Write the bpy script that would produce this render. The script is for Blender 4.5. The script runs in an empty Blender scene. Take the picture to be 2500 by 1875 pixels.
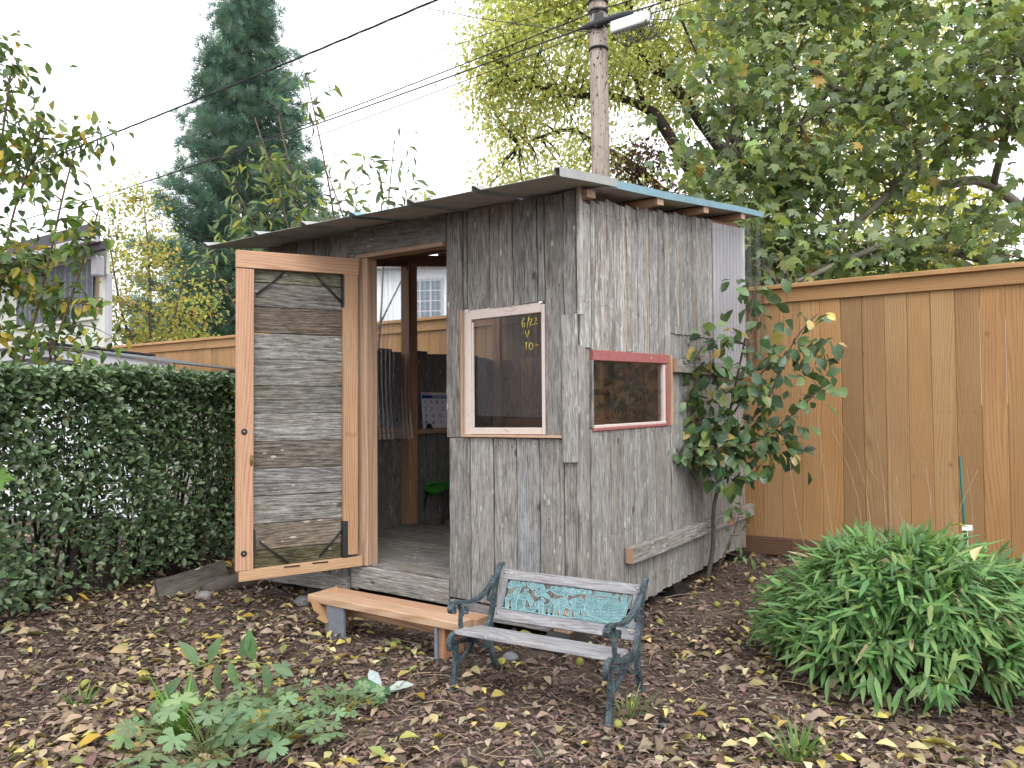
import bpy, bmesh, math, random
import numpy as np
from mathutils import Vector, Matrix, Quaternion
rnd = random.Random(7)
nr = np.random.default_rng(11)
SC = bpy.context.scene
COL = SC.collection
rad = math.radians

# ------------------------------------------------------------------ camera
PITCH, ROLL = rad(1.7), rad(0.4)
fwd = Vector((0, math.cos(PITCH), math.sin(PITCH)))
up0 = Vector((0, -math.sin(PITCH), math.cos(PITCH)))
r0 = Vector((1, 0, 0))
rt = r0*math.cos(ROLL) - up0*math.sin(ROLL)
up = up0*math.cos(ROLL) + r0*math.sin(ROLL)
cam = bpy.data.cameras.new('camera'); co = bpy.data.objects.new('camera', cam); COL.objects.link(co)
cam.sensor_width = 36; cam.lens = 36*1877/2500; cam.clip_end = 600; cam.clip_start = 0.05
co.matrix_world = Matrix(((rt.x, up.x, -fwd.x, 0), (rt.y, up.y, -fwd.y, 0), (rt.z, up.z, -fwd.z, 1.2), (0, 0, 0, 1)))
SC.camera = co

# ------------------------------------------------------------------ light
SUN_EL, SUN_AZ = rad(48), rad(162)      # azimuth clockwise from +Y; veiled sun behind the camera, to its right
w = bpy.data.worlds.new('World'); SC.world = w; w.use_nodes = True
nt = w.node_tree; nt.nodes.clear()
sky = nt.nodes.new('ShaderNodeTexSky'); sky.sky_type = 'NISHITA'; sky.sun_disc = False
sky.sun_elevation = SUN_EL; sky.sun_rotation = SUN_AZ; sky.air_density = 1.0; sky.dust_density = 3.0; sky.ozone_density = 1.0
hs = nt.nodes.new('ShaderNodeHueSaturation'); hs.inputs['Saturation'].default_value = 0.10
mixw = nt.nodes.new('ShaderNodeMix'); mixw.data_type = 'RGBA'; mixw.inputs[0].default_value = 0.75
mixw.inputs[7].default_value = (9.6, 9.9, 10.4, 1)     # an even cloud cover hides most of the clear sky
bg = nt.nodes.new('ShaderNodeBackground'); bg.inputs[1].default_value = 0.125
wo = nt.nodes.new('ShaderNodeOutputWorld')
nt.links.new(sky.outputs[0], hs.inputs['Color']); nt.links.new(hs.outputs[0], mixw.inputs[6])
nt.links.new(mixw.outputs[2], bg.inputs[0]); nt.links.new(bg.outputs[0], wo.inputs[0])
sl = bpy.data.lights.new('sun', 'SUN'); sl.energy = 0.9; sl.angle = rad(35); sl.color = (1, .96, .9)
so = bpy.data.objects.new('sun', sl); COL.objects.link(so)
sd = Vector((math.sin(SUN_AZ)*math.cos(SUN_EL), math.cos(SUN_AZ)*math.cos(SUN_EL), math.sin(SUN_EL)))
so.rotation_euler = sd.to_track_quat('Z', 'Y').to_euler()
vs = SC.view_settings; vs.view_transform = 'Standard'; vs.look = 'None'; vs.exposure = 1.05; vs.gamma = 1; vs.use_curve_mapping = False
SC.cycles.use_denoising = True
SC.cycles.max_bounces = 6; SC.cycles.transparent_max_bounces = 10; SC.cycles.diffuse_bounces = 4; SC.cycles.glossy_bounces = 2; SC.cycles.transmission_bounces = 4
SC.cycles.use_adaptive_sampling = True; SC.cycles.adaptive_threshold = .02
SC.cycles.caustics_refractive = False; SC.cycles.caustics_reflective = False

# ------------------------------------------------------------------ node helpers
def newmat(name):
    m = bpy.data.materials.new(name); m.use_nodes = True
    t = m.node_tree; t.nodes.clear()
    out = t.nodes.new('ShaderNodeOutputMaterial')
    return m, t, out
def N(t, kind, **kw):
    n = t.nodes.new(kind)
    for k, v in kw.items():
        if k.startswith('_'): setattr(n, k[1:], v)
        else: n.inputs[k].default_value = v
    return n
def L(t, a, b): t.links.new(a, b)
def ramp(t, fac, stops):
    r = t.nodes.new('ShaderNodeValToRGB'); e = r.color_ramp.elements
    while len(e) < len(stops): e.new(0.5)
    for i, (p, c) in enumerate(stops):
        e[i].position = p; e[i].color = (c[0], c[1], c[2], 1) if not isinstance(c, (int, float)) else (c, c, c, 1)
    L(t, fac, r.inputs[0]); return r.outputs[0]
def mixc(t, fac, a, b, mode='MIX'):
    n = t.nodes.new('ShaderNodeMix'); n.data_type = 'RGBA'; n.blend_type = mode
    for s, v in ((0, fac), (6, a), (7, b)):
        if isinstance(v, bpy.types.NodeSocket): L(t, v, n.inputs[s])
        elif isinstance(v, (int, float)): n.inputs[s].default_value = v if s == 0 else (v, v, v, 1)
        else: n.inputs[s].default_value = (v[0], v[1], v[2], 1)
    return n.outputs[2]
def math_(t, op, a, b=0.0, c=0.0):
    n = t.nodes.new('ShaderNodeMath'); n.operation = op
    for i, v in enumerate((a, b, c)):
        if isinstance(v, bpy.types.NodeSocket): L(t, v, n.inputs[i])
        else: n.inputs[i].default_value = v
    return n.outputs[0]
def coords(t, scale=(1, 1, 1), rand=True):
    tc = t.nodes.new('ShaderNodeTexCoord'); v = tc.outputs['Object']
    if rand:
        oi = t.nodes.new('ShaderNodeObjectInfo')
        m = N(t, 'ShaderNodeVectorMath', _operation='SCALE'); m.inputs[0].default_value = (13.7, 7.1, 29.3); L(t, oi.outputs['Random'], m.inputs['Scale'])
        a = N(t, 'ShaderNodeVectorMath', _operation='ADD'); L(t, v, a.inputs[0]); L(t, m.outputs[0], a.inputs[1]); v = a.outputs[0]
    return v
def scaled(t, v, s):
    m = N(t, 'ShaderNodeVectorMath', _operation='MULTIPLY'); L(t, v, m.inputs[0]); m.inputs[1].default_value = s; return m.outputs[0]
def noise(t, v, scale, detail=4, rough=.55, dist=0.0):
    n = N(t, 'ShaderNodeTexNoise', Scale=scale, Detail=detail, Roughness=rough, Distortion=dist); L(t, v, n.inputs['Vector']); return n.outputs['Fac']
def finish(t, out, color, rough=.8, bump=None, strength=.3, dist=.004, spec=.3, metallic=0.0):
    p = t.nodes.new('ShaderNodeBsdfPrincipled')
    if isinstance(color, bpy.types.NodeSocket): L(t, color, p.inputs['Base Color'])
    else: p.inputs['Base Color'].default_value = (*color, 1)
    if isinstance(rough, bpy.types.NodeSocket): L(t, rough, p.inputs['Roughness'])
    else: p.inputs['Roughness'].default_value = rough
    p.inputs['Specular IOR Level'].default_value = spec; p.inputs['Metallic'].default_value = metallic
    if bump is not None:
        b = N(t, 'ShaderNodeBump', Strength=strength, Distance=dist); L(t, bump, b.inputs['Height']); L(t, b.outputs[0], p.inputs['Normal'])
    L(t, p.outputs[0], out.inputs[0]); return p

def mat_weathered(name, dark, mid, light, streak=(.56, .55, .52)):
    """old grey boards: mottled fibres along local Z, cracks, knots, lichen flecks; object colour tints, its alpha sets pale streaks"""
    m, t, out = newmat(name)
    v = coords(t)
    oi = t.nodes.new('ShaderNodeObjectInfo')
    g1 = noise(t, scaled(t, v, (1, 1, .045)), 150, 3, .65)
    mot = noise(t, scaled(t, v, (1, 1, .20)), 62, 5, .72)
    warp = noise(t, scaled(t, v, (1, 1, .16)), 5, 1, .4)
    rings = N(t, 'ShaderNodeTexWave', _wave_type='BANDS', _bands_direction='X', Scale=24, Distortion=0, Detail=0)
    av = N(t, 'ShaderNodeVectorMath', _operation='ADD'); sv = N(t, 'ShaderNodeCombineXYZ'); L(t, math_(t, 'MULTIPLY', warp, .22), sv.inputs[0])
    L(t, v, av.inputs[0]); L(t, sv.outputs[0], av.inputs[1]); L(t, av.outputs[0], rings.inputs['Vector'])
    f = math_(t, 'ADD', math_(t, 'MULTIPLY', g1, .36), math_(t, 'MULTIPLY', mot, .54))
    f = math_(t, 'ADD', f, math_(t, 'MULTIPLY', rings.outputs['Fac'], .08))
    c = ramp(t, f, ((.34, dark), (.49, mid), (.66, light)))
    blotch = noise(t, scaled(t, v, (1, 1, .35)), 6.5, 3, .6)
    c = mixc(t, math_(t, 'MULTIPLY', ramp(t, blotch, ((.38, 0), (.66, 1))), .55), c, mixc(t, 1.0, c, (.62, .58, .53), 'MULTIPLY'))
    warmb = noise(t, scaled(t, v, (1, 1, .25)), 11, 2, .5)
    c = mixc(t, math_(t, 'MULTIPLY', ramp(t, warmb, ((.50, 0), (.72, 1))), .32), c, mixc(t, 1.0, c, (1.10, .94, .80), 'MULTIPLY'))
    lich = noise(t, scaled(t, v, (1, 1, .5)), 20, 4, .7)
    c = mixc(t, math_(t, 'MULTIPLY', ramp(t, lich, ((.57, 0), (.70, 1))), .32), c, (.215, .225, .155))
    c = mixc(t, 1.0, c, oi.outputs['Color'], 'MULTIPLY')
    st = noise(t, scaled(t, v, (1, 1, .10)), 52, 4, .68)
    st2 = noise(t, scaled(t, v, (1, 1, .22)), 95, 2, .6)
    sf = math_(t, 'MULTIPLY', ramp(t, st, ((.50, 0), (.62, 1))), ramp(t, st2, ((.38, .15), (.58, 1))))
    c = mixc(t, math_(t, 'MULTIPLY', sf, oi.outputs['Alpha']), c, streak)
    fl = N(t, 'ShaderNodeTexVoronoi', Scale=26); L(t, scaled(t, v, (1, 1, .36)), fl.inputs['Vector'])
    ff = math_(t, 'MULTIPLY', math_(t, 'LESS_THAN', math_(t, 'ADD', fl.outputs['Distance'], math_(t, 'MULTIPLY', mot, .16)), .26), math_(t, 'GREATER_THAN', noise(t, scaled(t, v, (1, 1, .5)), 7, 2), .55))
    c = mixc(t, math_(t, 'MULTIPLY', ff, .60), c, (.50, .50, .46))
    kn = N(t, 'ShaderNodeTexVoronoi', Scale=5.2); L(t, scaled(t, v, (1, 1, .62)), kn.inputs['Vector'])
    kf = ramp(t, math_(t, 'ADD', kn.outputs['Distance'], math_(t, 'MULTIPLY', mot, .10)), ((.085, 1), (.14, 0)))
    c = mixc(t, math_(t, 'MULTIPLY', kf, .75), c, (.035, .028, .024))
    crack = ramp(t, noise(t, scaled(t, v, (1, 1, .022)), 80, 2, .5), ((.26, 1), (.31, 0)))
    c = mixc(t, math_(t, 'MULTIPLY', crack, .7), c, (.03, .026, .024))
    h = math_(t, 'SUBTRACT', f, math_(t, 'MULTIPLY', crack, .4))
    finish(t, out, c, .9, h, .7, .006, .15)
    return m
def mat_fresh(name, a, b, c3, knot=(.16, .07, .03), wet=.15):
    """sawn softwood: growth-ring bands along local Z, knots, per-board tone"""
    m, t, out = newmat(name)
    v = coords(t); oi = t.nodes.new('ShaderNodeObjectInfo')
    warp = noise(t, scaled(t, v, (1, 1, .09)), 5, 1, .4)
    sv = N(t, 'ShaderNodeCombineXYZ'); L(t, math_(t, 'MULTIPLY', warp, .26), sv.inputs[0])
    av = N(t, 'ShaderNodeVectorMath', _operation='ADD'); L(t, v, av.inputs[0]); L(t, sv.outputs[0], av.inputs[1])
    rings = N(t, 'ShaderNodeTexWave', _wave_type='BANDS', _bands_direction='X', Scale=20, Distortion=.6, Detail=2); L(t, av.outputs[0], rings.inputs['Vector'])
    fine = noise(t, scaled(t, v, (1, 1, .03)), 190, 4, .6)
    f = math_(t, 'ADD', math_(t, 'MULTIPLY', rings.outputs['Fac'], .26), math_(t, 'MULTIPLY', fine, .70))
    c = ramp(t, f, ((.25, a), (.5, b), (.8, c3)))
    tone = noise(t, scaled(t, v, (1, 1, .25)), 3.5, 3)
    c = mixc(t, math_(t, 'MULTIPLY', ramp(t, tone, ((.40, 0), (.68, 1))), .45), c, mixc(t, 1.0, c, (.70, .60, .52), 'MULTIPLY'))
    st = noise(t, scaled(t, v, (1, 1, .5)), 14, 4, .6, .4)
    c = mixc(t, math_(t, 'MULTIPLY', ramp(t, st, ((.60, 0), (.75, 1))), wet), c, (.16, .10, .07))
    kn = N(t, 'ShaderNodeTexVoronoi', Scale=4.0); L(t, scaled(t, v, (1, 1, .7)), kn.inputs['Vector'])
    kf = ramp(t, math_(t, 'ADD', kn.outputs['Distance'], math_(t, 'MULTIPLY', fine, .04)), ((.05, 1), (.095, 0)))
    c = mixc(t, math_(t, 'MULTIPLY', kf, .55), c, knot)
    c = mixc(t, 1.0, c, oi.outputs['Color'], 'MULTIPLY')
    finish(t, out, c, .7, f, .18, .002, .3)
    return m
def mat_plain(name, col, rough=.7, var=.25, scale=30, metallic=0., spec=.4, bump=.15):
    m, t, out = newmat(name)
    v = coords(t); n1 = noise(t, v, scale, 5, .6); n2 = noise(t, v, scale*.15, 3, .5)
    k = math_(t, 'ADD', math_(t, 'MULTIPLY', n1, .6), math_(t, 'MULTIPLY', n2, .4))
    c = ramp(t, k, ((.3, tuple(x*(1-var) for x in col)), (.7, tuple(min(1, x*(1+var)) for x in col))))
    finish(t, out, c, rough, n1, bump, .002, spec, metallic); return m
def mat_peel(name, paint, under, amount=.40):
    m, t, out = newmat(name)
    v = coords(t); n1 = noise(t, scaled(t, v, (1, 1, .35)), 40, 6, .7, .3); n2 = noise(t, v, 6, 3)
    k = ramp(t, math_(t, 'ADD', math_(t, 'MULTIPLY', n1, .7), math_(t, 'MULTIPLY', n2, .3)), ((amount-.04, 0), (amount+.03, 1)))
    dirt = noise(t, v, 18, 4)
    c = mixc(t, k, under, mixc(t, math_(t, 'MULTIPLY', dirt, .35), paint, (.42, .33, .30)))
    finish(t, out, c, .7, k, .5, .0015, .3); return m
def mat_leaf(name, rough=.5, trans=.35, spec=.35, objcol=False):
    m, t, out = newmat(name)
    if objcol:
        oi = t.nodes.new('ShaderNodeObjectInfo'); base = oi.outputs['Color']
    else:
        at = N(t, 'ShaderNodeAttribute', _attribute_name='Col'); base = at.outputs['Color']
    tc = t.nodes.new('ShaderNodeTexCoord')
    nz = noise(t, tc.outputs['Object'], 60, 3)
    c = mixc(t, .35, base, mixc(t, 1.0, base, ramp(t, nz, ((.3, .45), (.7, 1.0))), 'MULTIPLY'))
    p = N(t, 'ShaderNodeBsdfPrincipled', Roughness=rough); p.inputs['Specular IOR Level'].default_value = spec
    L(t, c, p.inputs['Base Color'])
    tr = t.nodes.new('ShaderNodeBsdfTranslucent'); L(t, mixc(t, 1.0, c, (1.18, 1.24, .72), 'MULTIPLY'), tr.inputs[0])
    mx = N(t, 'ShaderNodeMixShader', Fac=trans); L(t, p.outputs[0], mx.inputs[1]); L(t, tr.outputs[0], mx.inputs[2]); L(t, mx.outputs[0], out.inputs[0])
    return m
def mat_glass(name, tint=(.93, .95, .94), dust=.05, refl=1.0, refract=0.0, rough=.0, even=.15):
    """thin clear sheet: what lies behind shows through, the sky mirrors at grazing angles, a film of dust or sky-toned clouding"""
    m, t, out = newmat(name)
    tr = t.nodes.new('ShaderNodeBsdfTransparent'); tr.inputs[0].default_value = (*tint, 1)
    last = tr.outputs[0]
    if refract:
        rf = N(t, 'ShaderNodeBsdfRefraction', IOR=1.08, Roughness=.02); rf.inputs[0].default_value = (*tint, 1)
        mr = N(t, 'ShaderNodeMixShader', Fac=refract); L(t, last, mr.inputs[1]); L(t, rf.outputs[0], mr.inputs[2]); last = mr.outputs[0]
    v = coords(t)
    df = t.nodes.new('ShaderNodeBsdfDiffuse'); df.inputs[0].default_value = (.80, .78, .84, 1)
    dn = noise(t, scaled(t, v, (1, 1, .5)), 9, 5, .65, .5)
    tl = t.nodes.new('ShaderNodeBsdfTranslucent'); tl.inputs[0].default_value = (.80, .78, .84, 1)
    dt = N(t, 'ShaderNodeMixShader', Fac=.5); L(t, df.outputs[0], dt.inputs[1]); L(t, tl.outputs[0], dt.inputs[2])
    dm = N(t, 'ShaderNodeMixShader'); L(t, math_(t, 'MULTIPLY', ramp(t, dn, ((.35, even), (.75, 1))), dust), dm.inputs[0]); L(t, last, dm.inputs[1]); L(t, dt.outputs[0], dm.inputs[2])
    gl = N(t, 'ShaderNodeBsdfGlossy', Roughness=rough)
    fr = N(t, 'ShaderNodeFresnel', IOR=1.5)
    mx = N(t, 'ShaderNodeMixShader'); L(t, math_(t, 'MULTIPLY', fr.outputs[0], refl*1.6), mx.inputs[0]); L(t, dm.outputs[0], mx.inputs[1]); L(t, gl.outputs[0], mx.inputs[2])
    L(t, mx.outputs[0], out.inputs[0]); return m

M = {}
M['grey'] = mat_weathered('weathered_board', (.096, .089, .083), (.240, .227, .215), (.40, .386, .368))
M['greydoor'] = mat_weathered('weathered_door_board', (.052, .047, .042), (.185, .174, .162), (.40, .39, .372))
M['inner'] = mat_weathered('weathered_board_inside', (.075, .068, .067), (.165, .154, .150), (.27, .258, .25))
M['brownold'] = mat_weathered('old_brown_board', (.17, .098, .072), (.36, .232, .175), (.46, .33, .26))
M['benchwood'] = mat_weathered('silvered_bench_slat', (.17, .165, .172), (.285, .283, .298), (.40, .40, .42), (.55, .55, .57))
M['fir'] = mat_fresh('fresh_fir', (.34, .205, .130), (.47, .315, .217), (.54, .39, .285))
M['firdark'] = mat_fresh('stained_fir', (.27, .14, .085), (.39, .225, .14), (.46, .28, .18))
M['cedar'] = mat_fresh('cedar_fence', (.275, .152, .062), (.36, .208, .092), (.402, .246, .116), (.15, .07, .03), .14)
M['kick'] = mat_fresh('wet_kickboard', (.09, .045, .028), (.15, .078, .05), (.19, .10, .065))
M['white'] = mat_peel('peeling_white_paint', (.58, .50, .45), (.34, .25, .19), .40)
M['red'] = mat_peel('peeling_red_paint', (.28, .055, .055), (.62, .56, .54), .36)
M['roofgrey'] = mat_plain('galvanised_sheet', (.30, .30, .29), .45, .18, 8, .35, .4, .05)
M['roofunder'] = mat_plain('dull_primer_underside', (.36, .345, .33), .7, .2, 9, 0, .2, .05)
M['roofblue'] = mat_plain('faded_blue_sheet', (.15, .27, .32), .5, .2, 10, .1, .4, .05)
M['pane'] = mat_glass('window_glass', (.96, .95, .94), .016, .12)
M['poly'] = mat_glass('clear_corrugated_sheet', (.97, .97, .98), .02, .5, .12, .06)
M['polyfrost'] = mat_glass('clouded_sky_toned_sheet', (.90, .90, .95), .60, .9, .15, .12, .85)  # whitish lavender film: clouded plastic, with mirrored sky put into its colour
def mat_verdigris(name, dark, pale, lo, hi):
    m, t, out = newmat(name); v = coords(t)
    a = noise(t, v, 130, 4, .75); b = noise(t, v, 22, 3)
    c = ramp(t, math_(t, 'ADD', math_(t, 'MULTIPLY', a, .65), math_(t, 'MULTIPLY', b, .35)), ((lo, dark), (hi, pale)))
    finish(t, out, c, .6, a, .6, .002, .35, .1); return m
M['iron'] = mat_verdigris('verdigris_iron', (.014, .021, .027), (.14, .19, .205), .42, .70)
M['verd'] = mat_verdigris('pale_verdigris', (.045, .095, .105), (.165, .30, .315), .34, .60)
M['verdedge'] = mat_verdigris('verdigris_outline', (.19, .33, .345), (.33, .50, .51), .30, .60)  # paler tone for the outlines and raised lines of the relief
M['black'] = mat_plain('black_metal', (.018, .018, .02), .5, .3, 40)
M['plastic'] = mat_plain('black_plastic', (.012, .012, .013), .35, .2, 20, 0, .5)
M['greypaint'] = mat_plain('grey_painted_board', (.16, .175, .20), .65, .2, 25)
M['rust'] = mat_plain('rusty_nail', (.05, .028, .02), .8, .3, 60)
M['brass'] = mat_plain('old_brass', (.30, .17, .06), .4, .3, 60, .8)
M['steel'] = mat_plain('screw_steel', (.45, .45, .44), .4, .2, 60, .9)
M['chair'] = mat_plain('green_plastic', (.10, .55, .06), .4, .08, 20, 0, .5, .02)
M['paper'] = mat_plain('glossy_card', (.62, .62, .70), .35, .03, 8, 0, .4, .0)
M['ink'] = mat_plain('black_ink', (.012, .012, .014), .5, .1, 10, 0, .2, 0)
M['blueink'] = mat_plain('blue_ink', (.02, .05, .26), .5, .1, 10, 0, .2, 0)
M['redink'] = mat_plain('red_ink', (.42, .02, .06), .5, .1, 10, 0, .2, 0)
M['yellowink'] = mat_plain('yellow_ink', (.60, .52, .20), .5, .1, 10, 0, .2, 0)
M['crayon'] = mat_plain('yellow_crayon', (.62, .47, .08), .8, .2, 80, 0, .1, 0)
M['bark'] = mat_plain('grey_brown_bark', (.105, .085, .070), .9, .45, 22, 0, .1, .8)
M['barkdark'] = mat_plain('dark_bark', (.035, .028, .024), .9, .5, 18, 0, .1, .8)
M['barkpale'] = mat_plain('pale_plane_bark', (.20, .18, .145), .85, .4, 6, 0, .1, .5)
M['twig'] = mat_plain('smooth_twig', (.11, .075, .055), .8, .35, 40, 0, .2, .3)
M['leaf'] = mat_leaf('leaf', .5, .35, .35)
M['leafthin'] = mat_leaf('thin_backlit_leaf', .6, .66, .2)
M['leafgloss'] = mat_leaf('glossy_leaf', .33, .22, .5)
M['needle'] = mat_leaf('needle_spray', .7, .15, .15)
M['fallen'] = mat_leaf('fallen_leaf', .6, .15, .25, objcol=True)
M['litter'] = mat_leaf('leaf_litter', .8, .08, .12)
M['grass'] = mat_leaf('grass_blade', .5, .3, .3)
M['whitewall'] = mat_plain('white_wall', (.74, .77, .80), .7, .05, 3, 0, .2, .03)
M['cream'] = mat_plain('stained_cream_wall', (.55, .57, .50), .75, .12, 4, 0, .2, .05)
M['roofdark'] = mat_plain('dark_roof_edge', (.055, .045, .055), .6, .2, 8)
M['fascia'] = mat_plain('pale_grey_fascia', (.42, .41, .44), .6, .08, 6)
M['corrdark'] = mat_plain('dark_corrugated_sheet', (.10, .105, .12), .45, .25, 6, .2)
M['cable'] = mat_plain('cable_sheath', (.03, .03, .035), .6, .2, 30)
M['cableg'] = mat_plain('lashed_grey_cable', (.32, .32, .34), .45, .2, 60, .4)
M['log'] = mat_plain('rotting_log', (.10, .085, .075), .95, .5, 14, 0, .1, .9)
M['rock'] = mat_plain('grey_rock', (.19, .19, .195), .9, .3, 14, 0, .2, .6)
M['window_dark'] = mat_plain('dark_window', (.10, .13, .17), .15, .1, 5, 0, .6, 0)
M['stakegreen'] = mat_plain('green_stake', (.02, .09, .06), .5, .2, 30)
M['fruit'] = mat_plain('green_walnut', (.23, .23, .055), .6, .35, 45, 0, .3, .2)

def mat_pole():
    m, t, out = newmat('utility_pole_wood'); v = coords(t)
    g = noise(t, scaled(t, v, (1, 1, .04)), 40, 5, .6)
    c = ramp(t, g, ((.3, (.25, .20, .17)), (.7, (.47, .40, .35))))
    sp = noise(t, scaled(t, v, (1, 1, .30)), 34, 3, .5); lo = noise(t, v, .9, 2)
    c = mixc(t, math_(t, 'MULTIPLY', ramp(t, sp, ((.60, 0), (.64, 1))), ramp(t, lo, ((.35, .3), (.55, 1)))), c, (.04, .025, .02))
    finish(t, out, c, .9, sp, .5, .01, .1); return m
M['pole'] = mat_pole()
def mat_ground():
    m, t, out = newmat('bark_mulch_soil'); v = coords(t, rand=False)
    a = noise(t, v, 55, 6, .7, .6); b = noise(t, v, 3.2, 4, .6); d = noise(t, scaled(t, v, (1, 2.2, 1)), 130, 4, .7)
    c = ramp(t, math_(t, 'ADD', math_(t, 'MULTIPLY', a, .55), math_(t, 'MULTIPLY', d, .45)), ((.30, (.036, .027, .022)), (.50, (.130, .096, .078)), (.70, (.26, .198, .162))))
    c = mixc(t, math_(t, 'MULTIPLY', ramp(t, b, ((.42, 0), (.62, 1))), .6), c, mixc(t, 1.0, c, (.42, .40, .42), 'MULTIPLY'))
    finish(t, out, c, .95, a, .9, .02, .1); return m
M['ground'] = mat_ground()

# ------------------------------------------------------------------ object helpers
def tag(o, label=None, cat=None, group=None, kind=None):
    if label: o['label'] = label
    if cat: o['category'] = cat
    if group: o['group'] = group
    if kind: o['kind'] = kind
    return o
def empty(name, loc=(0, 0, 0), rz=0.0, parent=None):
    o = bpy.data.objects.new(name, None); COL.objects.link(o); o.empty_display_size = .1
    if parent: o.parent = parent
    o.location = loc; o.rotation_euler = (0, 0, rz); return o
def link(name, me, mat, parent=None, mtx=None, color=None):
    o = bpy.data.objects.new(name, me); COL.objects.link(o)
    if mat is not None and not me.materials: me.materials.append(mat)
    if parent: o.parent = parent
    if mtx is not None: o.matrix_basis = mtx
    if color is not None: o.color = color
    return o
def mesh(name, vs_, fs, smooth=False):
    me = bpy.data.meshes.new(name); me.from_pydata([tuple(v) for v in vs_], [], fs); me.validate()
    if smooth: me.shade_smooth()
    me.update(); return me
def frame(p0, p1, wdir):
    z = (Vector(p1)-Vector(p0)); ln = z.length; z.normalize()
    x = Vector(wdir); x = (x - z*x.dot(z)).normalized(); y = z.cross(x)
    m = Matrix(((x.x, y.x, z.x, p0[0]), (x.y, y.y, z.y, p0[1]), (x.z, y.z, z.z, p0[2]), (0, 0, 0, 1)))
    return m, ln
def tint(lo=.8, hi=1.15, warm=.04, alpha=0.0):
    k = rnd.uniform(lo, hi); wv = rnd.uniform(-warm, warm)
    return (k*(1+wv), k, k*(1-wv), alpha)
def beam(name, parent, p0, p1, wd, th, wdir, mat, rings=1, jit=0.0, color=None, ch=.003, endjit=0.0, bow=0.0):
    """a board from p0 to p1 (centre line), width along wdir; chamfered, edges a little uneven"""
    mtx, ln = frame(p0, p1, wdir); a, b = wd/2, th/2; c = min(ch, a*.4, b*.4)
    prof = [(-a+c, -b), (a-c, -b), (a, -b+c), (a, b-c), (a-c, b), (-a+c, b), (-a, b-c), (-a, -b+c)]
    V = []; F = []
    for i in range(rings+1):
        jl = rnd.uniform(-jit, jit); jr = rnd.uniform(-jit, jit); s = i/rings
        by = bow*math.sin(math.pi*s)
        for (x, y) in prof:
            dz = 0
            if endjit and i in (0, rings): dz = rnd.uniform(-endjit, endjit)
            V.append((x + (jl if x < 0 else jr), y+by, ln*s+dz))
    n = 8
    for i in range(rings):
        for k in range(n): F.append((i*n+k, i*n+(k+1) % n, (i+1)*n+(k+1) % n, (i+1)*n+k))
    F.append(tuple(range(n-1, -1, -1))); F.append(tuple(rings*n+k for k in range(n)))
    return link(name, mesh(name, V, F), mat, parent, mtx, color or tint(.9, 1.1, .02))
def tube_geo(pts, radii, sides=6, V=None, F=None, cap=True):
    V = [] if V is None else V; F = [] if F is None else F
    P = [Vector(p) for p in pts]; nP = len(P); base = len(V)
    if isinstance(radii, (int, float)): radii = [radii]*nP
    ref = Vector((.31, .17, .93)); prev = None
    for i, p in enumerate(P):
        d = (P[min(i+1, nP-1)]-P[max(i-1, 0)])
        if d.length < 1e-9: d = Vector((0, 0, 1))
        d.normalize()
        if prev is None:
            x = d.cross(ref)
            if x.length < .1: x = d.cross(Vector((1, 0, 0)))
        else: x = prev - d*prev.dot(d)
        x.normalize(); prev = x; y = d.cross(x)
        for k in range(sides):
            a = 2*math.pi*k/sides; V.append(p + (x*math.cos(a)+y*math.sin(a))*radii[i])
    for i in range(nP-1):
        for k in range(sides):
            F.append((base+i*sides+k, base+i*sides+(k+1) % sides, base+(i+1)*sides+(k+1) % sides, base+(i+1)*sides+k))
    if cap:
        F.append(tuple(base+k for k in range(sides-1, -1, -1))); F.append(tuple(base+(nP-1)*sides+k for k in range(sides)))
    return V, F
def tube(name, pts, radii, mat, parent=None, sides=6, mtx=None, color=None):
    V, F = tube_geo(pts, radii, sides); return link(name, mesh(name, V, F, True), mat, parent, mtx, color)
def smooth_pts(pts, n=4):
    P = [Vector(p) for p in pts]; out = []
    for i in range(len(P)-1):
        a = P[max(i-1, 0)]; b = P[i]; c = P[i+1]; d = P[min(i+2, len(P)-1)]
        for k in range(n):
            s = k/n
            out.append(.5*((2*b)+(-a+c)*s+(2*a-5*b+4*c-d)*s*s+(-a+3*b-3*c+d)*s**3))
    out.append(P[-1]); return out
def box(name, parent, c, s, mat, color=None, bev=.003, rz=0):
    bm = bmesh.new(); bmesh.ops.create_cube(bm, size=1); bmesh.ops.scale(bm, vec=s, verts=bm.verts)
    if bev: bmesh.ops.bevel(bm, geom=list(bm.edges), offset=bev, segments=1, affect='EDGES')
    me = bpy.data.meshes.new(name); bm.to_mesh(me); bm.free()
    return link(name, me, mat, parent, Matrix.Translation(c) @ Matrix.Rotation(rz, 4, 'Z'), color)
def extrude_poly(pts, th, V, F, plane='xz', y0=0.0):
    """closed outline in x,z pushed through y by th"""
    n = len(pts); b = len(V)
    for y in (y0, y0+th):
        for (x, z) in pts: V.append((x, y, z))
    tri = [tuple(q) for q in __import__('mathutils').geometry.tessellate_polygon([[Vector((p[0], p[1], 0)) for p in pts]])]
    for q in tri:
        F.append(tuple(b+i for i in q)); F.append(tuple(b+n+i for i in reversed(q)))
    for i in range(n):
        j = (i+1) % n; F.append((b+i, b+j, b+n+j, b+n+i))
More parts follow.
